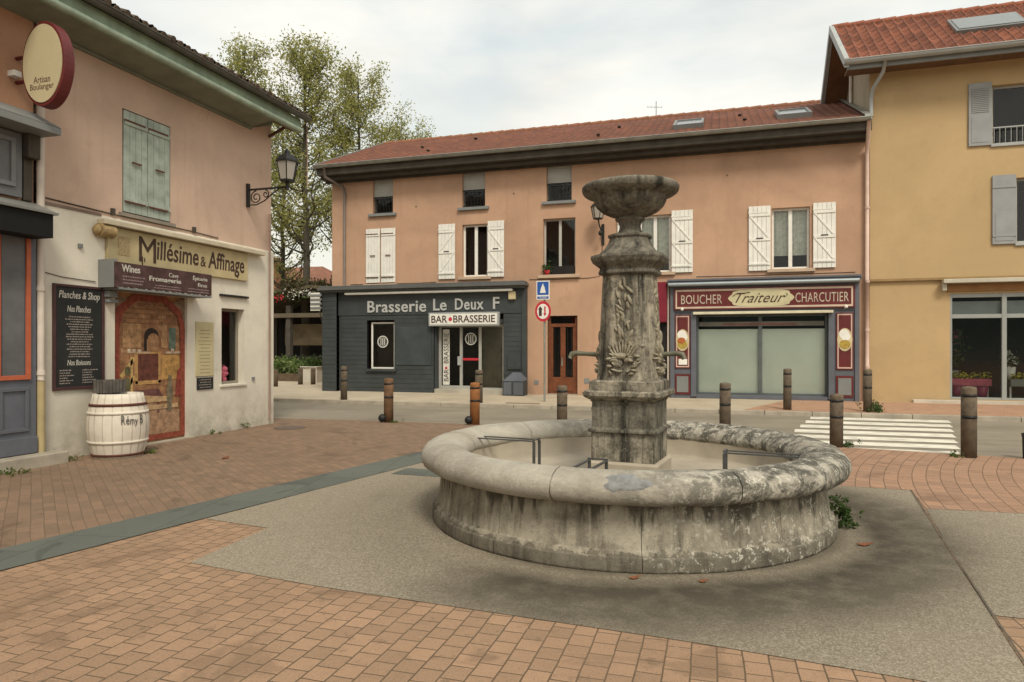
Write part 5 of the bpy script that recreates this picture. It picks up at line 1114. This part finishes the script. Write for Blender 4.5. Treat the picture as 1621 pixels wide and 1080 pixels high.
# ------------------------------------------------------------------ fountain
FC = (-.869, 6.667, SZ)
fo_ = thing('fountain', 'large round weathered stone fountain with an octagonal carved pillar and a bowl on top', 'fountain', FC, rz=R(-7))
q = MB(); bp = [(1.60, .0), (1.862, .0), (1.866, .02), (1.864, .095), (1.862, .104), (1.858, .108), (1.843, .111), (1.842, .113), (1.838, .138), (1.828, .146), (1.812, .150), (1.811, .152), (1.80, .22), (1.79, .32), (1.782, .42), (1.782, .50)]
ns = 10
for i in range(ns): q.lathe(bp, n=18, a0=2 * math.pi * i / ns + .0012, a1=2 * math.pi * (i + 1) / ns - .0012, jit=.004)
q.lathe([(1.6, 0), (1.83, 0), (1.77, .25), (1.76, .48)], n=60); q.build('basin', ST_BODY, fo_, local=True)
rp_ = [(1.60, .50), (1.548, .515), (1.535, .56), (1.55, .615), (1.60, .665), (1.68, .698), (1.76, .709), (1.84, .700), (1.915, .668), (1.958, .62), (1.966, .565), (1.948, .515), (1.905, .485), (1.86, .474), (1.76, .472)]
q = MB(); ns = 9
for i in range(ns): q.lathe(rp_, n=20, a0=2 * math.pi * i / ns + .5 + .0018, a1=2 * math.pi * (i + 1) / ns + .5 - .0018, jit=.009)
q.lathe([(1.60, .51), (1.56, .58), (1.65, .67), (1.76, .697), (1.90, .655), (1.945, .6), (1.9, .50), (1.76, .49)], n=72); q.build('rim', ST_RIM, fo_, local=True)
q = MB(); q.lathe([(0, .335), (.8, .335), (1.52, .33), (1.545, .35), (1.552, .53)], n=60, jit=.003); q.build('basin_floor', BASINFLOOR, fo_, local=True)
# mortar patch on the rim towards the camera
def rimpt(a, t, off):
    pts = [Vector(p) for p in [(r, z, 0) for r, z in rp_]]; k = t * (len(pts) - 1); i = min(int(k), len(pts) - 2); f = k - i; p = pts[i].lerp(pts[i + 1], f)
    d = (pts[i + 1] - pts[i]); nrm = Vector((-d.y, d.x, 0)).normalized(); p = p + nrm * off; return Vector((p.x * math.cos(a), p.x * math.sin(a), p.y))
def patch(name, a0, a1, t0, t1, off, m, lip, seed):
    q = MB(); n, k = 26, 8; vs_ = []
    for i in range(n + 1):
        for j in range(k + 1):
            u, v = i / n * 2 - 1, j / k * 2 - 1; r_ = math.hypot(u, v); s_ = 1
            if max(abs(u), abs(v)) > 0: s_ = max(abs(u), abs(v)) / max(r_, 1e-6)
            uu, vv = u * s_, v * s_; a = math.atan2(vv, uu); rad = 1 + .16 * math.sin(3 * a + seed) + .10 * math.sin(5 * a + 2 * seed)
            rr = math.hypot(uu, vv); uu *= rad; vv *= rad * .9
            vs_.append(rimpt((a0 + a1) / 2 + uu * (a1 - a0) / 2, (t0 + t1) / 2 + vv * (t1 - t0) / 2, off * (1 - rr ** 4) - .004 + lip * noise.noise(Vector((uu * 3, vv * 3, seed)))))
    c = k + 1; q.add(vs_, [(i * c + j, (i + 1) * c + j, (i + 1) * c + j + 1, i * c + j + 1) for i in range(n) for j in range(k)], True); return q.build(name, m, fo_, local=True)
def cang(u):  # basin angle whose rim point is seen in photo column u (front side)
    best = None
    for k in range(720):
        a = 2 * math.pi * k / 720; x = FC[0] + 1.93 * math.cos(a - R(7)); y = FC[1] + 1.93 * math.sin(a - R(7))
        if y > FC[1]: continue
        Xc = .957 * x + .2903 * y; Yc = -.2903 * x + .957 * y; e = abs(810.5 + 1080 * Xc / Yc - u)
        if best is None or e < best[0]: best = (e, a)
    return best[1]
patch('mortar_repair', cang(952), cang(1030), .50, .70, .012, mat('blue_grey_mortar', (.235, .24, .235), .85, .4, 12, 40, .4), .006, 1.0)
CX = .045
def zc(z): return z if z < .8 else .8 + (z - .8) * .967 - .004
def oct_(mb, layers):
    """stacked squares with cut corners: (z, half width, corner cut)"""
    vs_ = []
    for z, h, c in layers:
        c = max(c, .004)
        for x, y in ((h - c, -h), (h, -h + c), (h, h - c), (h - c, h), (-h + c, h), (-h, h - c), (-h, -h + c), (-h + c, -h)): vs_.append((x + CX, y, zc(z)))
    n = len(layers); fs = [(k * 8 + i, k * 8 + (i + 1) % 8, (k + 1) * 8 + (i + 1) % 8, (k + 1) * 8 + i) for k in range(n - 1) for i in range(8)]
    fs += [tuple(range(7, -1, -1)), tuple((n - 1) * 8 + i for i in range(8))]; mb.add(vs_, fs)
q = MB(); oct_(q, [(.33, .335, 0), (.50, .335, 0), (.52, .31, 0)]); q.build('footing', BASINFLOOR, fo_, .01, local=True)
q = MB(); oct_(q, [(.52, .30, 0), (.785, .30, 0)]); q.build('plinth', ST_PED, fo_, .012, local=True)
q = MB(); oct_(q, [(.785, .30, 0), (.795, .33, 0), (.82, .33, 0), (.835, .305, 0), (.84, .295, 0), (1.085, .295, 0), (1.10, .31, 0)]); q.build('die', ST_DARK, fo_, .008, local=True)
q = MB(); oct_(q, [(1.10, .30, 0), (1.135, .35, .0), (1.15, .365, 0), (1.185, .365, 0), (1.20, .345, 0)]); oct_(q, [(1.20, .32, .0), (1.285, .32, .03), (1.30, .30, .05)]); q.build('cornice', ST_PED, fo_, .008, local=True)
q = MB(); L_ = []
for k in range(13):
    t = k / 12; z = 1.295 + t * 1.03; h = .285 - .045 * t - (.0 if t > .06 else -.01); L_.append((z, h, h * .50))
oct_(q, L_); sh_o = q.build('shaft', ST_PED, fo_, .006, local=True)
q = MB(); oct_(q, [(2.325, .235, .11), (2.345, .275, .125), (2.37, .275, .125), (2.39, .26, .12), (2.41, .27, .125), (2.455, .325, .15), (2.50, .345, .16), (2.53, .34, .16), (2.535, .30, .14)]); q.build('capital', ST_DARK, fo_, .006, local=True)
q = MB(); oct_(q, [(2.535, .27, .13), (2.56, .262, .125), (2.60, .225, .11), (2.66, .19, .09), (2.70, .178, .085), (2.715, .195, .095), (2.74, .195, .095), (2.745, .15, .08)]); q.build('cap_pyramid', ST_DARK, fo_, .006, local=True)
q = MB(); q.lathe([(0, 2.74), (.15, 2.74), (.125, 2.765), (.105, 2.80), (.10, 2.84), (.115, 2.875), (.14, 2.89), (.145, 2.905), (.125, 2.915), (.13, 2.925), (.20, 2.94), (.27, 2.975), (.32, 3.02), (.345, 3.07), (.350, 3.105), (.351, 3.107), (.375, 3.112), (.377, 3.113), (.43, 3.135), (.45, 3.15), (.452, 3.152), (.463, 3.175), (.465, 3.205), (.463, 3.207), (.45, 3.222), (.41, 3.228), (.37, 3.21), (.33, 3.14), (.2, 3.03), (0, 3.0)], (CX, 0, -.074), n=64, jit=.002); q.build('bowl', ST_DARK, fo_, local=True)
# carving on the pillar: garland of leaves over a shell mask
def carve(face):
    q = MB(); rnd = random.Random(11 + face); A = Matrix.Rotation(face * math.pi / 2, 3, 'Z')
    def leaf(x, z, l_, w_, ang_, dep=.02):
        h = .285 - .045 * (z - 1.295) / 1.03; M_ = A @ Matrix.Rotation(ang_, 3, 'Y'); q.ell(A @ Vector((x, -h - .001, zc(z))) + Vector((CX, 0, 0)), (w_, dep, l_), M_, 8, 6)
    for k in range(26):
        t = k / 25; z = 2.25 - .62 * t; a = rnd.uniform(-.9, .9); leaf(rnd.uniform(-.055, .055) * (1 + t * .3), z, rnd.uniform(.030, .055), rnd.uniform(.010, .020), a, rnd.uniform(.012, .026))
    for k in range(9): leaf(-.10 + .025 * k, 1.62 - abs(k - 4) * .012, .075, .012, (k - 4) * .16, .03)
    leaf(.05, 1.70, .10, .022, .45, .035); leaf(-.03, 1.74, .085, .02, -.1, .03)
    leaf(-.02, 1.535, .035, .075, 0, .05); leaf(-.075, 1.50, .03, .045, .4, .045); leaf(.045, 1.50, .03, .04, -.4, .04)
    for k in range(30):
        s_ = rnd.choice((-1, 1)); x = s_ * rnd.uniform(.02, .145); z = 1.36 + rnd.uniform(0, .2); leaf(x, z, rnd.uniform(.02, .045), rnd.uniform(.010, .018), s_ * rnd.uniform(.6, 1.9), rnd.uniform(.03, .055))
    q.build('carving', stone('carved_stone_%d' % face, (.40, .36, .27), (.24, .21, .15), (.05, .045, .035), .55, .35, 9, .3), fo_, local=True)
for f_ in (0, 1, 3): carve(f_)
SP = mat('greenish_bronze', (.17, .165, .115), .6, .35, 12, 60, .2, metal=.4)
for sx in (-1, 1):
    q = MB(); q.tube([(sx * .26, 0, 1.515), (sx * .40, -.01, 1.525), (sx * .50, -.01, 1.53), (sx * .545, -.01, 1.52), (sx * .565, -.01, 1.48)], [.024, .022, .026, .030, .024], 8); q.ell((sx * .27, 0, 1.515), (.03, .06, .06)); q.build('spout', SP, fo_, local=True)
q = MB(); q.ell((.21, -.22, 1.60), (.03, .03, .022)); q.cyl((.215, -.225, 1.60), (.215, -.225, 1.86), .006, n=5); q.ell((0, -.29, 1.44), (.05, .02, .04)); q.build('tap', ST_PED, fo_, local=True)
IR = mat('dull_steel', (.10, .105, .105), .5, .3, 20, metal=.5)
for ang_ in (0, math.pi, -math.pi / 2):
    A = Matrix.Rotation(ang_, 4, 'Z'); q = MB(); r0, r1 = .93, 1.60
    for y in (-.075, .075): q.box(r0, r1, y - .012, y + .012, .625, .637, A)
    q.box(r0 - .012, r0 + .012, -.087, .087, .638, .648, A)
    for y in (-.075, .075)[:2]: q.box(r0 - .012, r0 + .012, y - .012, y + .012, .33, .625, A)
    q.build('bucket_rack', IR, fo_, local=True)

# ------------------------------------------------------------------ bollards
def bollard(label, loc, h=.85, r=.095, m=BOLLW, foot=False):
    t = thing('bollard', label, 'bollard', loc, 'wooden bollards around the road')
    q = MB(); q.lathe([(0, -.02), (r, -.02), (r, h * .55)], n=16, jit=.004); q.lathe([(r - .012, h * .55), (r - .012, h * .60)], n=16); q.lathe([(r, h * .60), (r, h * .86), (r - .006, h * .865)], n=16, jit=.004); q.lathe([(r - .014, h * .86), (r - .014, h * .90)], n=16)
    q.lathe([(r - .002, h * .895), (r, h * .97), (r - .012, h), (0, h + .012)], n=16, jit=.003); q.build('post', m, t, local=True)
    q = MB(); 
    for z in (.575, .88): q.lathe([(r - .010, h * z - .02), (r + .002, h * z - .02), (r + .002, h * z + .02), (r - .010, h * z + .02)], n=16)
    q.build('band', BLACK, t, local=True)
    if foot: q = MB(); q.ell((-.10, -.10, .10), (.085, .085, .085), None, 12, 8); q.build('black_ball', BLACK, t, local=True)
    return t
P_ = pz(17)
bollard('slim dark bollard on the far pavement nearest the left corner of the charcoal front', (-9.95, 15.75 + 1.0, P_), .92, .09)
bollard('bollard with orange upper half and a black ball at its foot, left of the fountain', (-6.72, 13.12, PZ), .93, .10, BOLLO if False else mat('half_orange_wood', (.17, .095, .05), .8, .5, 5, 60, .3, streak=.6), True)
bollard('grey brown bollard on the far pavement in front of the bar entrance', (-6.02, 16.86, P_), .85, .10)
bollard('bright orange stained bollard with a black ball at its foot, nearest left of the fountain', (-4.82, 13.25, PZ), .86, .10, BOLLO, True)
bollard('bollard standing behind the fountain rim in front of the brown house door', (-2.86, 12.72, PZ), .86, .10)
bollard('bollard behind the fountain rim right of the pillar, before the butcher window', (.11, 13.25, roadz(13.25) + .006), .93, .10)
bollard('thin bollard on the far pavement before the right half of the butcher window', (1.52, 17.0, P_), .95, .09)
bollard('bollard just right of the fountain rim, in front of the zebra crossing', (1.80, 11.95, PZ), .84, .10)
bollard('bollard on the far pavement at the pink drainpipe with a weed at its foot', (3.20, 17.0, P_), .95, .09)
bollard('tallest looking bollard at the right end of the zebra crossing', (3.46, 11.36, PZ), 1.02, .10)
q = MB(); q.lathe([(0, 0), (.09, 0), (.10, .3), (.11, .36), (.06, .38), (0, .38)], (4.25, 11.45, PZ), 14); tag(q.build('black_post', BLACK, None), 'short black post cut off by the right edge of the picture', 'post')
def lowb(label, x, y):
    t = thing('low_bollard', label, 'bollard', (x, y, .2), 'low bollards by the flower bed'); q = MB(); q.lathe([(0, 0), (.09, 0), (.09, .46), (.085, .47), (.09, .48), (.09, .60), (0, .62)], n=12, jit=.004); q.build('post', BOLLW, t, local=True)
lowb('short brown post nearest the pink building corner, before the flower bed', -15.15, 20.85); lowb('short brown post in the middle of the three before the flower bed', -15.1, 22.3); lowb('short brown post nearest the white planter', -14.65, 22.45)

# ------------------------------------------------------------------ traffic sign
ts = thing('traffic_sign', 'grey pole with a blue square sign above a red ringed round sign', 'road sign', (-4.42, 17.55, .18))
fy = FR_F(17.5)
q = MB(); q.cyl((-4.42, 17.55, .18), (-4.42, 17.55, 3.30), .028, n=10); q.build('pole', ZINC, ts)
q = MB(); fbox(q, fy, -4.63, -4.27, 2.86, 3.36, 0, .015); q.build('square_plate', WHITE, ts, .004)
q = MB(); fbox(q, fy, -4.605, -4.295, 2.985, 3.335, .015, .018); fbox(q, fy, -4.605, -4.295, 2.885, 2.945, .015, .018); q.build('blue_field', BLUEP, ts)
q = MB(); q.prism([(-4.53, 3.04), (-4.37, 3.04), (-4.40, 3.17), (-4.45, 3.29), (-4.50, 3.17)], fy, .018, .021); q.build('white_symbol', WHITE, ts)
q = MB(); text_into(q, 'ZONE', fy, -4.55, 2.9, .2, .03, .018, .002); q.build('white_symbol', WHITE, ts)
q = MB(); disc(q, fy, -4.45, 2.55, .27, 0, .015, 28, .80); q.build('round_plate', REDP, ts)
q = MB(); disc(q, fy, -4.45, 2.55, .20, .015, .018, 28, .80); q.build('white_disc', WHITE, ts)
q = MB(); fbox(q, fy, -4.56, -4.48, 2.43, 2.60, .018, .021); q.prism([(-4.585, 2.60), (-4.455, 2.60), (-4.52, 2.69)], fy, .018, .021); q.build('black_symbol', LETD, ts)
q = MB(); fbox(q, fy, -4.415, -4.375, 2.50, 2.68, .018, .021); q.prism([(-4.44, 2.50), (-4.395, 2.42), (-4.35, 2.50)], fy, .018, .021); q.build('red_symbol', REDP, ts)

# ------------------------------------------------------------------ background left: shed, bed, planter, house, trees
sd = thing('covered_shelter', 'dark open shelter with an arched vine covered roof between the two buildings', 'shelter', (-20, 31, .2))
for x, y in ((-23.2, 28.2), (-19.7, 28.2), (-16.0, 28.2), (-23.2, 32), (-16.0, 32)): q = MB(); q.box(x - .12, x + .12, y - .12, y + .12, .2, 3.6); q.build('post', DARKW, sd)
q = MB(); q.box(-24.5, -14.8, 28.0, 28.2, 3.02, 3.22); q.build('beam', mat('pale_beam', (.13, .105, .07), .85), sd)
q = MB(); n = 20; vs_ = []
for i in range(n + 1):
    t = i / n; x = -23.9 + 9.5 * t; z = 3.1 + 1.35 * math.sin(min(1, t * 1.7) * math.pi / 2) + .06 * math.sin(i * 1.7); vs_ += [(x, 27.6, z), (x, 33, z + .25), (x, 27.6, z - .14), (x, 33, z + .1)]
q.add(vs_, [(4 * i, 4 * i + 4, 4 * i + 5, 4 * i + 1) for i in range(n)] + [(4 * i + 2, 4 * i + 3, 4 * i + 7, 4 * i + 6) for i in range(n)] + [(4 * i, 4 * i + 2, 4 * i + 6, 4 * i + 4) for i in range(n)]); q.build('roof', mat('mossy_shelter_roof', (.10, .085, .05), .95, .5, 3), sd)
q = MB(); leafcards(q, [(-23.9 + 9.5 * t, random.uniform(27.5, 30), 3.2 + 1.38 * math.sin(min(1, t * 1.7) * math.pi / 2)) for t in [i / 60 for i in range(61)]], 2600, .16, .10); q.build('vine', LEAFV, sd)
q = MB(); q.box(-25, -14.5, 32.4, 32.6, .2, 4.3); q.build('back_wall', DKINT, sd)
q = MB(); q.box(-24.5, -15, 27.9, 28.1, .2, 1.05); q.box(-24.5, -15, 27.85, 28.15, 1.1, 1.2); q.build('counter', DKINT, sd)
q = MB(); q.box(-20.8, -17.5, 29.4, 29.5, 1.7, 2.75); q.build('inner_panel', mat('beige_canvas', (.20, .15, .09), .85, .35, 1.5), sd)
q = MB(); q.box(-18.6, -17.5, 29.36, 29.4, 2.0, 2.3); q.build('inner_shelf', mat('dim_brown', (.12, .08, .05), .9), sd)
t = thing('climbing_plant', 'thin climbing plant with red and white blossom over the charcoal shopfront corner', 'plant', (-12.8, 20.3, .2))
q = MB(); q.tube([(-12.5, 19.9, .2), (-12.6, 20.0, 2), (-12.9, 20.0, 3.2), (-13.6, 20.1, 3.45), (-14.6, 20.2, 3.3)], [.03, .025, .02, .015, .008], 5); q.build('stem', BARK, t)
q = MB(); leafcards(q, [(-13.2 - k * .15, 20.1, 3.4) for k in range(10)], 90, .10, .045); q.build('foliage', LEAFD, t)
q = MB(); leafcards(q, [(-13.0 - k * .14, 20.05, 3.42) for k in range(9)], 80, .10, .035); q.build('white_blossom', WHITE, t)
q = MB(); leafcards(q, [(-14.5, 20.05, 3.28), (-14.3, 20.05, 3.3)], 40, .08, .04); q.build('red_blossom', REDP, t)
t = thing('flower_bed', 'low flower bed with brown edging before the dark shelter', 'flower bed', (-17.5, 25, .2))
q = MB(); q.box(-20.5, -16.0, 24.2, 24.3, .2, .52); q.box(-20.5, -16.0, 26.4, 26.5, .2, .52); q.box(-16.1, -16.0, 24.3, 26.4, .2, .52); q.build('edging', OLDWOOD, t); q = MB(); q.box(-20.5, -16.1, 24.3, 26.4, .2, .45); q.build('soil', SOIL, t)
q = MB(); leafcards(q, [(random.uniform(-20.4, -16.2), random.uniform(24.3, 26.3), random.uniform(.55, 1.0)) for _ in range(70)], 2600, .14, .07); q.build('foliage', leafmat('bed_leaves', [(0, (.06, .11, .03)), (.5, (.12, .19, .05)), (1, (.32, .36, .15))]), t)
q = MB(); q.box(-16.0, -15.3, 23.7, 24.3, .2, .80); q.box(-16.05, -15.25, 23.65, 24.35, .80, .84); pl = tag(q.build('planter_box', mat('white_planter', (.55, .52, .44), .7, .15), None, .01, loc=(-15.6, 24, .2)), 'square white planter box at the right end of the flower bed', 'planter')
t = thing('garden_shrub', 'bright green shrub growing in the white planter box', 'shrub', (-15.6, 24, .8))
q = MB(); leafcards(q, [(random.uniform(-.35, .35), random.uniform(-.3, .3), random.uniform(.05, .35)) for _ in range(9)], 500, .11, .06); q.build('foliage', LEAFD, t, local=True)
q = MB(); q.tube([(0, 0, 0), (.03, 0, .25)], .02, 5); q.build('stem', BARK, t, local=True)
hs = thing('distant_house', 'distant pale house with a tall brown chimney stack', 'house', (-31, 44, 0))
q = MB(); q.box(-37, -28, 43, 50, 0, 6.3); q.build('wall', mat('pale_house_wall', (.46, .36, .27), .9, .2), hs)
q = MB(); q.add([(-37.4, 42.6, 6.3), (-27.6, 42.6, 6.3), (-27.6, 50.4, 6.3), (-37.4, 50.4, 6.3), (-36, 46.5, 7.9), (-29.5, 46.5, 7.9)], [(0, 1, 5, 4), (1, 2, 5), (2, 3, 4, 5), (3, 0, 4)]); q.build('roof', mat('house_roof', (.24, .11, .07), .9, .3), hs)
q = MB(); q.box(-31.6, -30.6, 42.2, 43.0, 5.5, 8.1); q.build('chimney', BRICKR, hs)
q = MB(); q.box(-31.2, -30.0, 42.95, 42.99, 4.4, 5.7); q.build('window', LGREY, hs)

def tree(label, x, y, h, rad, seed, nl, base=.22, lean=0, cat='tree', trunk_r=.19, leafsize=.085, group='tall spring trees behind the shelter'):
    rnd = random.Random(seed); st = random.getstate(); random.seed(seed)
    t = thing('tree', label, cat, (x, y, .1), group)
    tr = MB(); tips = []
    main = []; n = 14; px = py = 0
    for i in range(n + 1):
        f = i / n; px += rnd.uniform(-.08, .08); py += rnd.uniform(-.08, .08); main.append(Vector((px + lean * f * f, py, h * .97 * f)))
    tr.tube(main, [trunk_r * (1 - .9 * i / n) + .015 for i in range(n + 1)], 8)
    def at(f): k = f * n; i = min(int(k), n - 1); return main[i].lerp(main[i + 1], k - i)
    nb = int(h * 4.2)
    for b in range(nb):
        f = base + (.97 - base) * (b + rnd.random()) / nb; o_ = at(f); a = rnd.uniform(0, 6.283); env = math.sin(min(1, (1 - f) * 1.35 + .12) * math.pi / 2) * (1 if f > base + .1 else .75)
        L = rad * env * rnd.uniform(.55, 1.25); up = L * rnd.uniform(.55, 1.5); bow = rnd.uniform(.3, .7); pts = []
        for i in range(6):
            s = i / 5; pts.append(o_ + Vector((math.cos(a) * L * s ** .85, math.sin(a) * L * s ** .85, up * s ** (1.3 + bow))) + Vector((rnd.uniform(-.07, .07), rnd.uniform(-.07, .07), 0)) * i)
        r0 = max(.02, trunk_r * .36 * (1 - f) + .012); tr.tube(pts, [r0 * (1 - .85 * i / 5) + .005 for i in range(6)], 5)
        for k in range(7):
            s = rnd.uniform(.2, 1); i = min(int(s * 5), 4); p = pts[i].lerp(pts[i + 1], s * 5 - i); d = Vector((math.cos(a + rnd.uniform(-1.3, 1.3)), math.sin(a + rnd.uniform(-1.3, 1.3)), rnd.uniform(.5, 1.6))).normalized() * rnd.uniform(.4, .95) * rad * .38
            tr.tube([p, p + d * .5 + Vector((0, 0, .03)), p + d], [.012, .008, .004], 3)
            if rnd.random() < .86:
                for s2 in (.35, .6, .8, 1.0): tips.append(tuple(p + d * s2))
    tr.build('trunk', BARK, t, local=True)
    lf = MB(); leafcards(lf, tips, int(nl * 1.55), .24, leafsize * .80, .2); lf.build('crown', LEAF, t, local=True)
    random.setstate(st); return t
tree('tall slender tree nearest the pink building gutter, its twin tips leaning left', -23.9, 30.2, 17.6, 2.5, 3, 9000, base=.4)
tree('tallest spring tree with a dark trunk in the gap between the buildings', -20.6, 30.6, 17.4, 3.0, 5, 11500, base=.36, trunk_r=.23)
tree('pale green tree rising over the left end of the brown roof', -18.7, 33.6, 16.9, 3.1, 8, 12500, base=.34)
tree('lower wide tree showing behind the roof slope, rightmost of the group', -18.0, 37.8, 15.0, 3.2, 12, 12000)
tree('short tree peeping over the pink building roof', -30.5, 34.0, 18.4, 1.9, 15, 6000, base=.3)
tree('leafy tree filling the left edge of the gap between the buildings', -25.2, 35.6, 15.5, 2.6, 21, 4500, base=.3)
# dark hedge behind
q = MB(); leafcards(q, [(random.uniform(-30, -12), random.uniform(34, 36), random.uniform(.3, 3.6)) for _ in range(160)], 5000, .35, .16); tag(q.build('hedge', LEAFD, None), 'dark green hedge behind the covered shelter', 'hedge', kind='stuff')

# ------------------------------------------------------------------ weeds and small ground details
def weed(label, x, y, z, n, s, size=.02, h=1.0, m=WEEDM):
    q = MB(); cs = [(random.gauss(0, s), random.gauss(0, s), abs(random.gauss(s * .7, s * .5)) * h) for _ in range(max(6, n // 12))]; leafcards(q, cs, n, s * .3, size, .1)
    for _ in range(8): q.tube([(0, 0, 0), (random.gauss(0, s * .4), random.gauss(0, s * .4), s * h * .8)], .003, 3)
    o = q.build('weed', m, None, loc=None); o.location = (x, y, z); return tag(o, label, 'weed', 'weeds in the paving joints')
weed('leafy green weed growing against the right side of the fountain basin', 1.04, 6.60, SZ, 520, .06, .020, 2.8, LEAFD)
weed('small weed tuft at the whitewashed wall base below the shop window', -8.86, 10.35, SZ, 60, .05, .018)
weed('weed tuft at the whitewashed wall base near the building corner', -8.86, 11.3, SZ, 60, .06, .018)
weed('low green weed in front of the bakery doorstep', -8.52, 6.35, SZ, 160, .07, .018, .6)
weed('yellowish weed between doorstep and barrel', -8.75, 7.25, SZ, 160, .08, .018, .6)
weed('weed at the foot of the bollard with the orange upper half', -6.55, 13.1, PZ, 140, .06, .016, .5)
weed('weed tuft at the foot of the bollard before the zebra crossing', 1.98, 12.0, PZ, 220, .07, .02, 1.0, LEAFD)
weed('bushy dark weed at the foot of the bollard by the pink drainpipe', 3.35, 17.0, P_, 500, .11, .025, 1.1, LEAFD)
weed('weed tuft at the foot of the tall bollard right of the zebra crossing', 3.28, 11.35, PZ, 120, .06, .018, .6)
weed('weed under the barrel edge by the painted door', -8.2, 8.2, SZ, 80, .08, .025, .4)
for x, y, r_, lab in ((-6.75, 8.15, .10, 'curled brown leaf lying on the brown paving left of the blue grey strip'), (-.55, 4.72, .045, 'small rusty leaf lying at the front foot of the fountain'), (-.1, 4.78, .035, 'tiny reddish leaf lying near the foot of the fountain, right of centre'), (1.12, 6.05, .07, 'orange brown leaves by the right side of the fountain')):
    q = MB(); q.add([(-r_, 0, .012), (-r_ * .3, -r_ * .5, .004), (r_, 0, .02), (-r_ * .2, r_ * .5, .006), (-r_, 0, .008), (-r_ * .3, -r_ * .5, 0), (r_, 0, .016), (-r_ * .2, r_ * .5, .002)], [(0, 1, 2, 3), (7, 6, 5, 4), (0, 4, 5, 1), (1, 5, 6, 2), (2, 6, 7, 3), (3, 7, 4, 0)])
    o = q.build('dry_leaf', mat('dry_leaf_brown', (.20, .075, .035), .9, .3, 30), None); o.location = (x, y, SZ + .006); o.rotation_euler = (0, 0, random.uniform(0, 3)); tag(o, lab, 'leaf', 'dry leaves')
q = MB(); q.lathe([(0, .004), (.3, .004), (.3, 0)], (-8.1, 11.6, SZ + .003), 24, smooth=False); tag(q.build('manhole_cover', mat('iron_cover', (.13, .10, .08), .8, .3, 20), None), 'dark round cover in the paving by the whitewashed corner', 'manhole cover')
q = MB(); q.box(-3.9 - 1.4, -3.0 - 1.4, 16.85, 17.05, pz(16.9) + .0, pz(16.9) + .008); tag(q.build('drain_cover', mat('rust_cover', (.22, .15, .1), .8, .3, 20), None), 'long rusty drain cover on the far pavement beside the orange bollard', 'drain cover')
